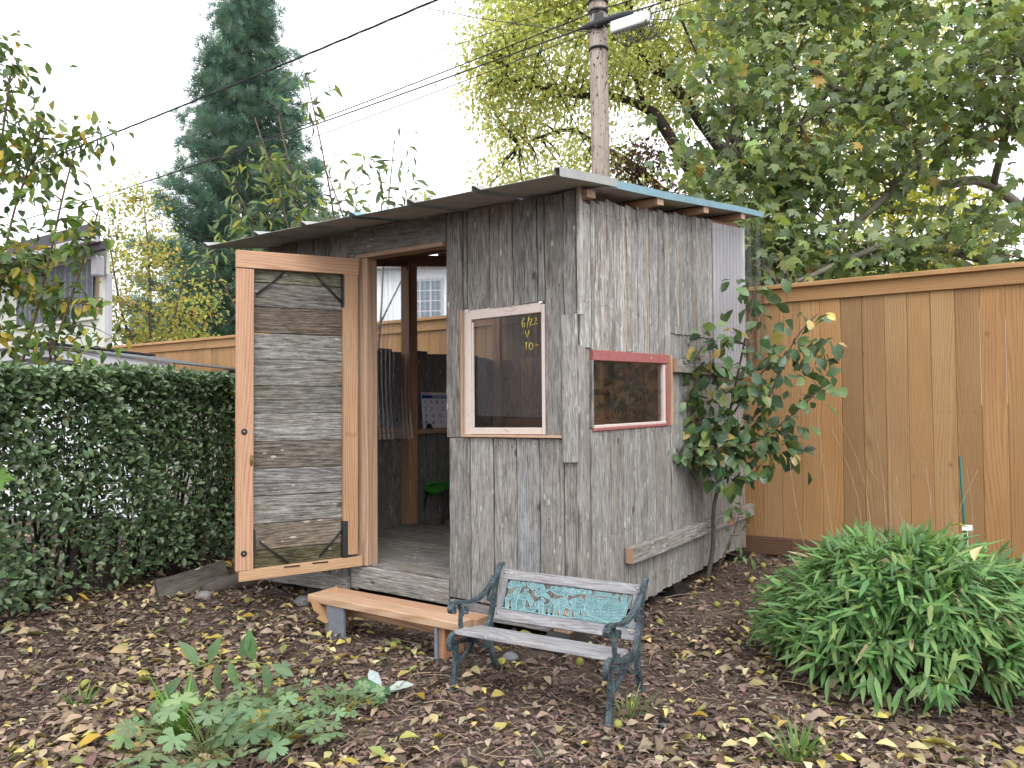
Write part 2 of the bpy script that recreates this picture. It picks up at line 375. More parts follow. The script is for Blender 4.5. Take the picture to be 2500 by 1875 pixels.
def ribbon_geo(pts, wid, th, V, F, y0=0.0):
    """flat bar of width wid following a polyline in x,z, thickness th in y"""
    P = [Vector((p[0], p[1])) for p in pts]; n = len(P); wid = wid if isinstance(wid, (list, tuple)) else [wid]*n
    b = len(V)
    for i, p in enumerate(P):
        d = (P[min(i+1, n-1)]-P[max(i-1, 0)]).normalized(); nn = Vector((-d.y, d.x))*wid[i]/2
        for (q, y) in ((p+nn, y0-th/2), (p-nn, y0-th/2), (p-nn, y0+th/2), (p+nn, y0+th/2)): V.append((q.x, y, q.y))
    for i in range(n-1):
        for k in range(4): F.append((b+i*4+k, b+i*4+(k+1) % 4, b+(i+1)*4+(k+1) % 4, b+(i+1)*4+k))
    F.append((b+3, b+2, b+1, b)); e = b+(n-1)*4; F.append((e, e+1, e+2, e+3))
def crv(pts, n=5):
    return [(p.x, p.y) for p in smooth_pts([(a, b, 0) for a, b in pts], n)]

# ------------------------------------------------------------------ leaf engine
def T_oval(wd=.5, fold=.10, curl=.12):
    V = np.array([(0, 0, 0), (-.30*wd, .22, fold*.6), (.30*wd, .22, fold*.6), (0, .25, 0), (-.5*wd, .52, fold), (.5*wd, .52, fold), (0, .55, -.02), (-.28*wd, .82, fold*.5-curl*.6), (.28*wd, .82, fold*.5-curl*.6), (0, .84, -curl*.6), (0, 1, -curl)], float)
    F = np.array([(0, 3, 1), (0, 2, 3), (1, 3, 4), (3, 6, 4), (2, 5, 3), (3, 5, 6), (4, 6, 7), (6, 9, 7), (5, 8, 6), (6, 8, 9), (7, 9, 10), (8, 10, 9)])
    return V, F
def T_simple(wd=.5, fold=.08, curl=.1):
    V = np.array([(0, 0, 0), (-.5*wd, .45, fold), (.5*wd, .45, fold), (0, .5, 0), (0, 1, -curl)], float)
    F = np.array([(0, 3, 1), (0, 2, 3), (1, 3, 4), (3, 2, 4)]); return V, F
def T_lance(wd=.16, curl=.15):
    V = np.array([(0, 0, 0), (-.5*wd, .25, .02), (.5*wd, .25, .02), (0, .27, -.01), (-.45*wd, .6, .0-curl*.3), (.45*wd, .6, -curl*.3), (0, .62, -.02-curl*.3), (0, 1, -curl)], float)
    F = np.array([(0, 3, 1), (0, 2, 3), (1, 3, 4), (3, 6, 4), (2, 5, 3), (3, 5, 6), (4, 6, 7), (5, 7, 6)]); return V, F
def T_palm(lobes=5, deep=.45, cup=.12):
    V = [(0, .32, 0), (0, 0, 0)]; ang0 = rad(150 if lobes <= 5 else 165)
    k = lobes*2-1
    for i in range(k):
        a = -ang0 + 2*ang0*i/(k-1); c = 1-abs(a)/ang0
        r = (.42+.26*c) if i % 2 == 0 else (.42+.26*c)*deep*1.15
        V.append((math.sin(a)*r, .32+math.cos(a)*r, -cup*(r/.6)**2*(1 if i % 2 == 0 else .1)))
    F = [(0, 1, 2)] + [(0, 2+i, 3+i) for i in range(k-1)] + [(0, 2+k-1, 1)]
    F = [(f[0], f[2], f[1]) for f in F]
    return np.array(V, float), np.array(F)
def T_lobed(cup=.14):
    """plane or maple leaf: five pointed, toothed lobes"""
    h = [(.05, .02), (.22, -.05), (.42, .06), (.33, .17), (.50, .27), (.68, .50), (.46, .50), (.25, .50), (.30, .70), (.12, .78)]
    o = h + [(0, 1.0)] + [(-x, y) for x, y in reversed(h)]
    V = [(0, .38, 0)] + [(x, y, -cup*((x*x+(y-.38)**2)/.3)+(.05 if 0 < i < len(o)-1 and i % 2 else 0)) for i, (x, y) in enumerate(o)]
    n = len(o); F = [(0, i+2, i+1) for i in range(n-1)] + [(0, 1, n)]
    return np.array(V, float), np.array(F)
def T_crane(lobes=5, cup=.1):
    """cranesbill leaf: round, cut into blunt toothed lobes"""
    o = []
    for k in range(lobes):
        a0 = rad(-150+300*k/lobes); w_ = rad(300/lobes)
        for f, r in ((.0, .20), (.14, .46), (.34, .56), (.42, .49), (.50, .62), (.58, .49), (.66, .56), (.86, .46)): a = a0+w_*f; o.append((math.sin(a)*r, .3+math.cos(a)*r))
    V = [(0, .3, 0)] + [(x, y, -cup*((x*x+(y-.3)**2)/.3)) for x, y in o]; n = len(o)
    return np.array(V, float), np.array([(0, i+2, i+1) for i in range(n-1)])
def T_spray(n=7, wd=.07):
    V = []; F = []; rg = random.Random(3)
    for i in range(n):
        a = rad(-62+124*i/(n-1)); l = (.62+.38*math.cos(a))*rg.uniform(.85, 1.1); tz = rg.uniform(-.22, .28)
        d = (math.sin(a), math.cos(a)); b = len(V); o = (0, .12*i/(n), 0)
        p = (-d[1]*wd, d[0]*wd)
        V += [(o[0]-p[0]*.4, o[1]-p[1]*.4, 0), (o[0]+p[0]*.4, o[1]+p[1]*.4, 0), (d[0]*l*.55+p[0], d[1]*l*.55+p[1], tz*.4), (d[0]*l*.55-p[0], d[1]*l*.55-p[1], tz*.4), (d[0]*l, d[1]*l, tz)]
        F += [(b, b+1, b+2), (b, b+2, b+3), (b+3, b+2, b+4)]
    return np.array(V, float), np.array(F)
def T_blade(bend=.35, wd=.05):
    V = np.array([(-wd/2, 0, 0), (wd/2, 0, 0), (-wd*.45, .5, bend*.2), (wd*.45, .5, bend*.2), (0, 1, bend)], float)
    return V, np.array([(0, 1, 3), (0, 3, 2), (2, 3, 4)])
def norm(a): return a/np.maximum(np.linalg.norm(a, axis=-1, keepdims=True), 1e-9)
def leaves(name, tmpl, pos, axis, nrm, scale, colors, mat, parent=None):
    V, F = tmpl; n = len(pos); pos = np.asarray(pos, float); Y = norm(np.asarray(axis, float)); Z = np.asarray(nrm, float)
    Z = norm(Z - Y*np.sum(Z*Y, axis=1, keepdims=True)); X = np.cross(Y, Z)
    s = np.asarray(scale, float)[:, None, None]
    P = pos[:, None, :] + s*(X[:, None, :]*V[None, :, 0:1] + Y[:, None, :]*V[None, :, 1:2] + Z[:, None, :]*V[None, :, 2:3])
    k = len(V); P = P.reshape(-1, 3); FF = (F[None] + (np.arange(n)*k)[:, None, None]).reshape(-1, 3)
    me = bpy.data.meshes.new(name); me.vertices.add(len(P)); me.vertices.foreach_set('co', P.astype(np.float32).ravel())
    nf = len(FF); me.loops.add(nf*3); me.polygons.add(nf)
    me.loops.foreach_set('vertex_index', FF.astype(np.int32).ravel())
    me.polygons.foreach_set('loop_start', (np.arange(nf)*3).astype(np.int32)); me.polygons.foreach_set('loop_total', np.full(nf, 3, np.int32))
    me.update(calc_edges=True)
    ca = me.color_attributes.new('Col', 'FLOAT_COLOR', 'POINT')
    c4 = np.ones((n, k, 4), np.float32); c4[:, :, :3] = np.asarray(colors, np.float32)[:, None, :]
    ca.data.foreach_set('color', c4.ravel())
    me.shade_smooth(); me.update()
    return link(name, me, mat, parent)
def pal(n, cols, wts, jit=.18, rg=nr):
    cols = np.array(cols, float); i = rg.choice(len(cols), n, p=np.array(wts, float)/sum(wts))
    return np.clip(cols[i]*(1+rg.normal(0, jit, (n, 1))), .004, .9)*(1+rg.normal(0, .05, (n, 3)))
def rdir(n, rg=nr): return norm(rg.normal(0, 1, (n, 3)))
def chunks(wv, *arrs): return np.concatenate(arrs)

# ------------------------------------------------------------------ setting: the ground
def gh(x, y):
    """soft lie of the land: level by the bench, rising a little to the fence"""
    x = np.asarray(x, float); y = np.asarray(y, float)
    h = .012*np.clip(y-4.2, 0, 6) + .012*np.sin(x*2.3+1.1)*np.sin(y*1.9) + .008*np.sin(x*5.1+y*3.3)
    h += .03*np.clip((-x-1.7), 0, 1)*np.clip(y-3.4, 0, 1.5)
    return h
def ghf(x, y): return float(gh(x, y))
def graded(lo, hi, a, b, fine, grow=1.25):
    v = list(np.arange(a, b, fine)); s = fine; x = b
    while x < hi: v.append(x); s *= grow; x += s
    v.append(hi); s = fine; x = a; pre = []
    while x > lo: s *= grow; x -= s; pre.append(max(x, lo))
    return np.array(sorted(set(pre+v)))
gx = graded(-220, 220, -3.6, 3.6, .045); gy = graded(-30, 420, 1.8, 7.6, .045)
GX, GY = np.meshgrid(gx, gy); GZ = gh(np.clip(GX, -6, 6), np.clip(GY, -2, 12))
GZ = GZ + nr.normal(0, .006, GZ.shape)*(np.abs(GX) < 4)*(GY < 8)
V = np.stack([GX, GY, GZ], -1).reshape(-1, 3); nx = len(gx); idx = np.arange(nx*len(gy)).reshape(len(gy), nx)
F = np.stack([idx[:-1, :-1], idx[:-1, 1:], idx[1:, 1:], idx[1:, :-1]], -1).reshape(-1, 4)
tag(link('ground', mesh('ground', V.tolist(), F.tolist(), True), M['ground']), kind='structure')

# ------------------------------------------------------------------ the playhouse shed
SHC = (0.328, 3.8, 0.0); SHR = rad(-34)
shed = empty('playhouse_shed', SHC, SHR)
tag(shed, 'small grey weathered-board garden shed with slanting metal roof and two windows', 'shed')
def Sw(u, v, z=0.0):
    """shed measure (u leftward along the front wall, v back along the side wall) to world"""
    c, s = math.cos(rad(34)), math.sin(rad(34)); return Vector((SHC[0]-c*u+s*v, SHC[1]+s*u+c*v, z))
ROOF = lambda v: 2.225 + .147*(v+.35)          # underside of the roof
def fplank(u0, u1, z0, z1, out=0.0, t=.021, mat='grey', jit=.0025, a=.12, lo=.82, hi=1.15, ej=.006, gap=.0048, name='plank', warm=.035, top=None):
    um = (u0+u1)/2; y = t/2-out+rnd.uniform(-.002, .002)
    return beam(name, shed, (-um, y, z0), (-um, y, z1 if top is None else top), abs(u1-u0)-gap, t, (1, 0, 0), M[mat], 5, jit, tint(lo, hi, warm, a), .005, ej, rnd.uniform(-.003, .003))
def splank(v0, v1, z0, z1, out=0.0, t=.021, mat='grey', jit=.003, a=.3, lo=.85, hi=1.15, ej=.006, gap=.0055, name='plank', warm=.035):
    vm = (v0+v1)/2; x = -t/2+out+rnd.uniform(-.003, .003)
    return beam(name, shed, (x, vm, z0), (x, vm, z1), abs(v1-v0)-gap, t, (0, 1, 0), M[mat], 5, jit, tint(lo, hi, warm, a), .005, ej, rnd.uniform(-.003, .003))
# front wall, upper course
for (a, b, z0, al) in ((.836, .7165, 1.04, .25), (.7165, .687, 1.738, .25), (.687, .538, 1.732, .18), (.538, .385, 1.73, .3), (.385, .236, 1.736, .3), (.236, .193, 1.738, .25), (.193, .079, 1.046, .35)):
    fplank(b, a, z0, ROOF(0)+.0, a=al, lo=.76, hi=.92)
fplank(.010, .079, 1.66, ROOF(0), a=.4, lo=.8, hi=.95)
fplank(-.004, .087, .925, 1.655, out=.020, a=.5, lo=1.05, hi=1.15)
fplank(.012, .079, .93, 1.66, a=.2)
# front wall, lower course
for (a, b) in ((.821, .671), (.671, .519), (.519, .372), (.372, .232), (.232, .089), (.089, .008)):
    fplank(b, a, .155+rnd.uniform(-.01, .01), 1.034, a=.25, lo=.92, hi=1.12, warm=.07)
# left of the doorway and over it
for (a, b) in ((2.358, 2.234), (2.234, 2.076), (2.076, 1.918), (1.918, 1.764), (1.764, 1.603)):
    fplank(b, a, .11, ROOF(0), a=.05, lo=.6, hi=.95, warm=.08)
fplank(1.523, 1.601, .11, 2.125, a=.05, lo=.7, hi=.9)
beam('header_board', shed, (-1.602, .0105, 2.212), (-.836, .0105, 2.206), .165, .021, (0, 0, 1), M['grey'], 6, .002, tint(.7, .8, .03, .1))
beam('header_trim', shed, (-1.52, .02, 2.113), (-.838, .02, 2.110), .026, .09, (0, 0, 1), M['fir'], 1, 0, tint(.75, .8))
beam('sill_board', shed, (-1.575, .0105, .186), (-.823, .0105, .180), .132, .025, (0, 0, 1), M['grey'], 6, .002, tint(1.1, 1.2, .02, .35))
beam('skirt_board', shed, (-2.36, -.022, .118), (-1.585, -.022, .137), .088, .038, (0, 0, 1), M['grey'], 5, .002, tint(.95, 1.05, .03, .2))
beam('skirt_board', shed, (-.80, .0, .112), (-.02, .0, .105), .075, .036, (0, 0, 1), M['grey'], 5, .002, tint(1.0, 1.1, .06, .1))
# door jambs
beam('door_jamb', shed, (-1.472, .035, .262), (-1.474, .035, 2.10), .078, .088, (1, 0, 0), M['fir'], 1, 0, tint(.88, .92))
beam('door_jamb', shed, (-.792, .062, .262), (-.792, .062, 2.10), .036, .060, (1, 0, 0), M['firdark'], 1, 0, tint(.9, 1))
# corner trims
beam('corner_trim', shed, (.0135, .0035, 1.655), (.0135, .0035, 2.29), .022, .030, (1, 0, 0), M['grey'], 4, .001, (1.45, 1.45, 1.4, .5))
splank(-.012, .058, .13, 1.498, out=.014, t=.026, a=.25, lo=.95, hi=1.05)
# side wall, upper course: pale streaked boards
se = [.028, .141, .239, .317, .397, .475, .553, .629, .705, .783, .862, .933, 1.004, 1.088, 1.172]
for i in range(len(se)-1):
    z0 = 1.50 if i == 0 else 1.492+.022*(se[i]-.13)
    br = 1.0 if i not in (12,) else .8
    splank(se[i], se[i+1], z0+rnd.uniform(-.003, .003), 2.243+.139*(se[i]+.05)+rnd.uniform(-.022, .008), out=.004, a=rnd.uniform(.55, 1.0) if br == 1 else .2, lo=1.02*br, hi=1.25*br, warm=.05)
for (a, b, al) in ((1.172, 1.255, .35), (1.255, 1.33, .6), (1.33, 1.405, .5), (1.405, 1.479, .45), (1.479, 1.56, .5), (1.56, 1.64, .2), (1.64, 1.747, .3), (1.747, 1.85, .4), (1.85, 1.957, .5)):
    splank(a, b, 1.652+.03*(a-1.17)+rnd.uniform(-.004, .004), 2.243+.139*(a+.05)+rnd.uniform(-.015, .008), out=.004, a=al, lo=.85, hi=1.12, warm=.08)
# older boards below, down to the ground
le = [.058, .134, .209, .285, .362, .438, .514, .585, .655, .735, .811, .881, .951, 1.026, 1.101, 1.179, 1.257, 1.34, 1.422, 1.493, 1.564, 1.645, 1.725, 1.813, 1.902, 2.03, 2.166, 2.33, 2.51, 2.646]
for i in range(len(le)-1):
    top = 1.495 if le[i+1] <= .14 else (1.083+.012*le[i] if le[i] < 1.15 else 1.66)
    splank(le[i], le[i+1], .078+.016*le[i]+rnd.uniform(-.006, .006), top, a=rnd.uniform(.10, .45), lo=.88, hi=1.15, warm=.04, out=-.004)
beam('side_batten', shed, (.022, 1.18, 1.449), (.022, 2.62, 1.452), .084, .044, (0, 0, 1), M['grey'], 6, .002, tint(.95, 1, .03, .2))
beam('side_batten', shed, (.024, .512, .384), (.024, 2.70, .390), .088, .048, (0, 0, 1), M['grey'], 8, .002, tint(1.0, 1.05, .02, .3))
for (y, z) in ((1.178, 1.449), (.510, .384)):
    box('batten_end', shed, (.022, y, z), (.043, .006, .083), M['fir'], tint(.8, .85), .001)
nV = []; nF = []
def nail(x, y, z, d): tube_geo([(x, y, z), (x+d[0]*.0015, y+d[1]*.0015, z)], .0032, 6, nV, nF)
for uu in np.arange(.03, .82, .0735):
    for z in (2.20, 1.80, 1.0, .62, .22): nail(-uu, -.0005, z+rnd.uniform(-.02, .02), (0, -1))
for vv in np.arange(.06, 1.93, .0385):
    for z in ((2.16+.139*vv, 1.72) if True else ()): nail(.0045, vv, z+rnd.uniform(-.015, .015), (1, 0))
for vv in np.arange(.20, 2.6, .0385):
    for z in (.52, 1.04, .20): nail(-.0035, vv, z+rnd.uniform(-.015, .015), (1, 0))
tag(link('nail_heads', mesh('nail_heads', nV, nF), M['rust'], shed), kind='stuff')
# back wall and left wall (seen from inside through the doorway)
for i in range(17):
    a = i*.138; ub = a
    if ub+.138 > 2.36: break
    beam('plank', shed, (-(a+.069), 2.632, .10), (-(a+.069), 2.632, (1.64+rnd.uniform(-.02, .02)) if a > 1.75 else ROOF(2.63)-.06), .135, .02, (1, 0, 0), M['brownold'], 4, .002, tint(.85, 1.2, .06, .05))
for i in range(18):
    a = .02+i*.1455
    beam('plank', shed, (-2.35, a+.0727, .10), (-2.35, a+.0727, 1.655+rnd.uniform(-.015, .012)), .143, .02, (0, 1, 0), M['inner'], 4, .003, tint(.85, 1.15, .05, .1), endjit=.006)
# studs and plates of the frame
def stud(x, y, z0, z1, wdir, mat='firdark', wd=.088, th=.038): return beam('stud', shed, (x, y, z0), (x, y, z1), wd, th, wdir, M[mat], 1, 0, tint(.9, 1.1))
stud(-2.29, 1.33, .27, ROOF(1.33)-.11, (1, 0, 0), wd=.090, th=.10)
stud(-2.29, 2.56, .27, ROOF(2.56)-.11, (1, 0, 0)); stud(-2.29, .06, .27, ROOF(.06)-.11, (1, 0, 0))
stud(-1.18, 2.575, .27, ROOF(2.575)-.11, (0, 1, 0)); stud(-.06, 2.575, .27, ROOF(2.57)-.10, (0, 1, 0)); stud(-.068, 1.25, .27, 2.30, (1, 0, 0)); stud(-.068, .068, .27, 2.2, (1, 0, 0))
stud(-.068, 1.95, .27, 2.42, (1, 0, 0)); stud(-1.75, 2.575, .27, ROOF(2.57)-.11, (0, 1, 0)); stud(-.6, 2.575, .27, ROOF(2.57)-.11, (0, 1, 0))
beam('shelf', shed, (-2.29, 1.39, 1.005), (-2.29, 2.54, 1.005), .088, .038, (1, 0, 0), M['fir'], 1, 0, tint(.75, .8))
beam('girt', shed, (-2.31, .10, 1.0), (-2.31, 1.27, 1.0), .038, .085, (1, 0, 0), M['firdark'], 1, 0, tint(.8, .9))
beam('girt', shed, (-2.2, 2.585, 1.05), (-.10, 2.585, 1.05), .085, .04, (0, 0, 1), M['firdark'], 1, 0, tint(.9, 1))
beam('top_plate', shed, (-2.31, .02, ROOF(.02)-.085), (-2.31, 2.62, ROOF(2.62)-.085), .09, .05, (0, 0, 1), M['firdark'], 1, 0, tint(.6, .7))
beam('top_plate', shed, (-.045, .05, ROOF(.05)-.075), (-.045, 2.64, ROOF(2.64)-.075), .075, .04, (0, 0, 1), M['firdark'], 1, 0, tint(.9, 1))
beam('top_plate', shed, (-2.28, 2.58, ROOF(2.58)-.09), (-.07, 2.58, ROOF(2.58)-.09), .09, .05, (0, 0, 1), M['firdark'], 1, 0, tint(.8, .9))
for v in (.052, .36, .75, 1.12, 1.50, 1.9, 2.28, 2.6):
    end = .128 if v in (.75, 1.50, 2.28) else (.056 if v == .052 else -.10)
    st = -2.42 if v > .1 else -.06
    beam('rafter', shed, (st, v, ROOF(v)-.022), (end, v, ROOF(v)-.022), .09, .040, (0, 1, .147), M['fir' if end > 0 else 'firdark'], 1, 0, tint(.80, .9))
# floor
for i in range(18):
    a = .032+i*.145
    beam('floor_board', shed, (-2.33, a+.072, .254), (-.03, a+.072, .254), .1435, .022, (0, 1, 0), M['grey'], 4, .001, tint(.72, .95, .03, .1))
for v in (.2, .9, 1.7, 2.45): beam('joist', shed, (-2.3, v, .185), (-.04, v, .185), .09, .038, (0, 0, 1), M['firdark'])
# posts on black plastic pier blocks
def pier(x, y, top=.19, mat='fir'):
    g = ghf(*Sw(-x, y).xy)
    beam('post', shed, (x, y, g+.055), (x, y, top), .088, .088, (1, 0, 0), M[mat], 1, 0, tint(.8, .95))
    Vv = []; Ff = []
    for (s, z) in ((.125, g-.02), (.118, g+.02), (.075, g+.05), (.060, g+.085), (.050, g+.085), (.050, g+.055)):
        for (i, j) in ((-1, -1), (1, -1), (1, 1), (-1, 1)): Vv.append((x+i*s, y+j*s, z))
    for k in range(5):
        for q in range(4): Ff.append((k*4+q, k*4+(q+1) % 4, (k+1)*4+(q+1) % 4, (k+1)*4+q))
    Ff.append((20, 21, 22, 23)); link('pier_block', mesh('pier_block', Vv, Ff), M['plastic'], shed)
for x, y in ((-1.86, .03), (-.07, -.03), (-.08, 2.5), (-.09, 1.3), (-2.25, 2.5), (-1.1, 1.3), (-.62, .12), (-2.26, 1.2)): pier(x, y)
# clear corrugated sheets
def corr(name, p0, udir, width, z0, z1, slope=0.0, amp=.009, per=.068, bow=0.0, curl=0.0, segs=10, mat='poly'):
    n = int(width/per*8); V = []; F = []; ud = Vector(udir); nd = Vector((ud.y, -ud.x, 0))
    for j in range(segs+1):
        s = j/segs
        for i in range(n+1):
            x = width*i/n; z = z0+(z1+slope*x-z0)*s
            off = amp*math.sin(2*math.pi*x/per) + bow*math.sin(s*9+x*3)*.5 + curl*max(0, .25-s)**2*16
            q = Vector(p0)+ud*x+nd*off; V.append((q.x, q.y, z))
    for j in range(segs):
        for i in range(n): a = j*(n+1)+i; F.append((a, a+1, a+n+2, a+n+1))
    return link(name, mesh(name, V, F, True), M[mat], shed)
corr('clear_sheet', (-2.375, .05, 0), (0, 1, 0), 1.25, 1.60, ROOF(.05)-.02, .147)
corr('clear_sheet', (-2.375, 1.32, 0), (0, 1, 0), 1.32, 1.60, ROOF(1.3)-.02, .147)
corr('clear_sheet', (-2.245, .70, 0), (0, 1, 0), .60, .955, 2.24, .08, .008, .045, .014, .02, 26)
corr('clear_sheet', (.012, 1.94, 0), (0, 1, 0), .74, 1.50, ROOF(1.94)-.07, .13, .015, .075, mat='polyfrost')
corr('clear_sheet', (-2.40, 2.655, 0), (1, 0, 0), 2.44, 1.60, ROOF(2.65)-.04, 0)
corr('clear_sheet', (.02, 2.665, 0), (1, 0, 0), .16, 1.55, ROOF(2.65)-.02, 0)
# roof: lapped metal panels, ribs running up the slope
def roof_panel(u0, u1, v0, v1, mat, lift, edge=False, name='roof_panel'):
    V = []; F = []
    h = .030; w = u0-u1
    prof = [(0, 0), (0, h), (.012, h), (.055, .004), (w*.5, .003), (w-.002, .004)]
    if edge: prof[-1:] = [(w-.03, .004), (w-.028, h+.004), (w, h+.004), (w+.001, -.006)]
    pr2 = prof + [(x, z-.0025) for x, z in reversed(prof)]
    n = len(pr2); rows = 4
    for j in range(rows+1):
        v = v0+(v1-v0)*j/rows; wob = .004*math.sin(v*3+u0*5)
        for (x, z) in pr2: V.append((-u0+x, v, ROOF(v)+.006+z+lift+wob))
    for j in range(rows):
        for k in range(n): F.append((j*n+k, (j+1)*n+k, (j+1)*n+(k+1) % n, j*n+(k+1) % n))
    for j, rv in ((0, 0), (rows, 1)):
        m_ = len(prof)
        for k in range(m_-1):
            q = (j*n+k, j*n+k+1, j*n+n-2-k, j*n+n-1-k); F.append(q if rv else q[::-1])
    me = mesh(name, V, F); me.materials.append(M[mat]); me.materials.append(M['roofunder'])
    for j in range(rows):
        for k in range(len(prof), n-1): me.polygons[j*n+k].material_index = 1
    return link(name, me, None, shed)
ru = [2.46, 1.977, 1.546, 1.158, .753, .344, -.145]
for i in range(6):
    e = i == 5
    roof_panel(ru[i], ru[i+1], -.42+rnd.uniform(-.008, .008), .17, 'roofblue' if i == 3 else 'roofgrey', .005, e)
    roof_panel(ru[i], ru[i+1]+(.006 if e else 0), .09, 2.78, 'roofblue', 0, e)
# front window
win = empty('window', (0, 0, 0), 0, shed)
win['label'] = 'tall window with peeling white sash beside the doorway'
W = lambda *a, **k: beam(*a, **k)
W('sash_stile', win, (-.690, .020, 1.052), (-.690, .020, 1.725), .050, .034, (1, 0, 0), M['white'], 1, 0, (1, 1, 1, 0))
W('sash_stile', win, (-.2055, .020, 1.058), (-.2055, .020, 1.725), .021, .034, (1, 0, 0), M['white'], 1, 0, (1, 1, 1, 0))
W('sash_rail', win, (-.6645, .020, 1.7005), (-.2165, .020, 1.7095), .052, .033, (0, 0, 1), M['white'], 1, 0, (1, 1, 1, 0))
W('sash_rail', win, (-.6645, .020, 1.0700), (-.2165, .020, 1.0745), .036, .033, (0, 0, 1), M['white'], 1, 0, (.95, .95, .95, 0))
W('casing', win, (-.7155, -.006, 1.04), (-.7155, -.006, 1.728), .012, .03, (1, 0, 0), M['fir'], 1, 0, tint(.8, .85))
W('casing', win, (-.7095, -.006, 1.044), (-.088, -.006, 1.048), .012, .034, (0, 0, 1), M['fir'], 1, 0, tint(1, 1.05))
W('glazing_bead', win, (-.658, .012, 1.09), (-.658, .012, 1.66), .011, .012, (1, 0, 0), M['white'], 1, 0, (.8, .8, .8, 0))
box('pane', win, (-.440, .024, 1.385), (.449, .004, .600), M['pane'], None, 0)
def stroke(parent, pts, r, mat, name='stroke'): return tube(name, pts, r, M[mat], parent, 5)
def chalk(parent, strokes, ox, oz, k, y, name='crayon_mark'):
    V = []; F = []
    for s in strokes: tube_geo([(ox+a*k, y, oz+b*k) for a, b in s], .0021, 5, V, F)
    return link(name, mesh(name, V, F, True), M['crayon'], parent)
six = [(.8, 1.9), (.2, 1.4), (0, .6), (.3, 0), (.8, .2), (.8, .8), (.2, .8)]
chalk(win, [six, [(1.9, 2.1), (1.3, -.2)], [(2.0, 1.6), (2.6, 1.7), (2.5, 1.1), (2.0, .3), (2.9, .4)], [(3.2, 1.7), (3.8, 1.8), (3.7, 1.2), (3.1, .4), (4.1, .6)]], -.345, 1.615, .024, .0205)
chalk(win, [[(0, 1.6), (.6, 0), (1.2, 1.7)]], -.325, 1.56, .022, .0205)
chalk(win, [[(0, 0), (.1, 1.8)], [(1.0, 1.6), (.8, .5), (1.2, 0), (1.9, .3), (1.8, 1.3), (1.2, 1.6), (.9, 1.3)], [(2.4, .9), (3.4, 1.0)]], -.32, 1.495, .023, .0205)
# side window
rw = empty('window', (0, 0, 0), 0, shed)
rw['label'] = 'wide low window with faded red frame in the side wall'
W('frame_rail', rw, (-.008, .142, 1.462), (-.008, 1.128, 1.486), .055, .032, (0, 0, 1), M['red'], 1, 0, (1, 1, 1, 0))
W('frame_stile', rw, (-.008, 1.117, 1.092), (-.008, 1.112, 1.457), .027, .032, (0, 1, 0), M['red'], 1, 0, (1, 1, 1, 0))
W('frame_rail', rw, (-.008, .140, 1.079), (-.008, 1.128, 1.086), .016, .030, (0, 0, 1), M['red'], 1, 0, (1, 1, 1, 0))
W('frame_stile', rw, (-.008, .143, 1.09), (-.008, .143, 1.435), .016, .03, (0, 1, 0), M['grey'], 1, 0, tint(.9, 1))
W('glazing_bead', rw, (-.012, 1.083, 1.102), (-.012, 1.086, 1.452), .030, .022, (0, 1, 0), M['white'], 1, 0, (.9, .9, .9, 0))
W('glazing_bead', rw, (-.010, .152, 1.094), (-.010, 1.097, 1.099), .016, .024, (0, 0, 1), M['white'], 1, 0, (1.1, 1.1, 1.1, 0))
W('casing', rw, (.006, 1.1475, 1.085), (.006, 1.1475, 1.515), .020, .034, (0, 1, 0), M['fir'], 1, 0, tint(.9, .95))
box('pane', rw, (-.018, .61, 1.272), (.004, .915, .350), M['pane'], None, 0)

# the open door
door = empty('door', (-1.512, -.035, 0), rad(241), shed)
door['label'] = 'open door of grey boards in a fresh timber frame'
dz = lambda y: 2.09-(y-134)*.001286
DW = lambda n, a, b, wd, wdir, mt='fir', c=None, th=.038, y=.019: beam(n, door, (a[0], y, a[1]), (b[0], y, b[1]), wd, th, wdir, M[mt], 1, 0, c or tint(.98, 1.06, .03), .002)
DW('door_stile', (.6335, .302), (.6335, 1.986), .094, (1, 0, 0), c=(1.05, .93, .88, 0))
DW('door_stile', (.034, .335), (.034, 1.996), .088, (1, 0, 0), c=(.93, .86, .72, 0))
DW('door_rail', (-.014, 2.046), (.682, 2.040), .098, (0, 0, 1), c=(1.0, .90, .82, 0))
DW('door_rail', (-.036, .290), (.662, .270), .058, (0, 0, 1), c=(1.0, .95, .80, 0))
edges = [150, 270, 378, 495, 612, 728, 850, 975, 1095, 1215, 1335, 1450, 1560]
cols = [(.75, .78, .60), (.78, .76, .74), (.62, .52, .46), (1.05, 1.08, 1.08), (1.0, 1.02, 1.02), (.8, .82, .8), (1.08, 1.1, 1.1), (.75, .70, .64), (.95, .95, 1.0), (1.05, 1.05, 1.05), (.9, .8, .7), (.38, .36, .22)]
for i in range(12):
    z1, z0 = dz(edges[i]), dz(edges[i+1])
    beam('door_board', door, (.605, -.011+rnd.uniform(-.002, .002), (z0+z1)/2+.003), (.045, -.011, (z0+z1)/2+.003), z1-z0-.004, .02, (0, 0, 1), M['greydoor'], 6, .0025, (*cols[i], .30 if cols[i][0] > .9 else .08))
for a, b in (((.572, 1.845), (.415, 1.985)), ((.235, 1.985), (.080, 1.828)), ((.552, .455), (.39, .315)), ((.054, .510), (.213, .335))):
    tube('corner_brace', [(a[0], .012, a[1]), (b[0], .012, b[1])], .0055, M['black'], door, 6)
for x0, x1, z0, z1 in ((.073, .083, 1.80, 1.99), (.052, .083, .325, .535), (.33, .42, .296, .304), (.17, .26, .302, .310), (.575, .587, .40, .52)):
    box('brace_plate', door, ((x0+x1)/2, .020, (z0+z1)/2), (x1-x0, .044, z1-z0), M['black'], None, .001)
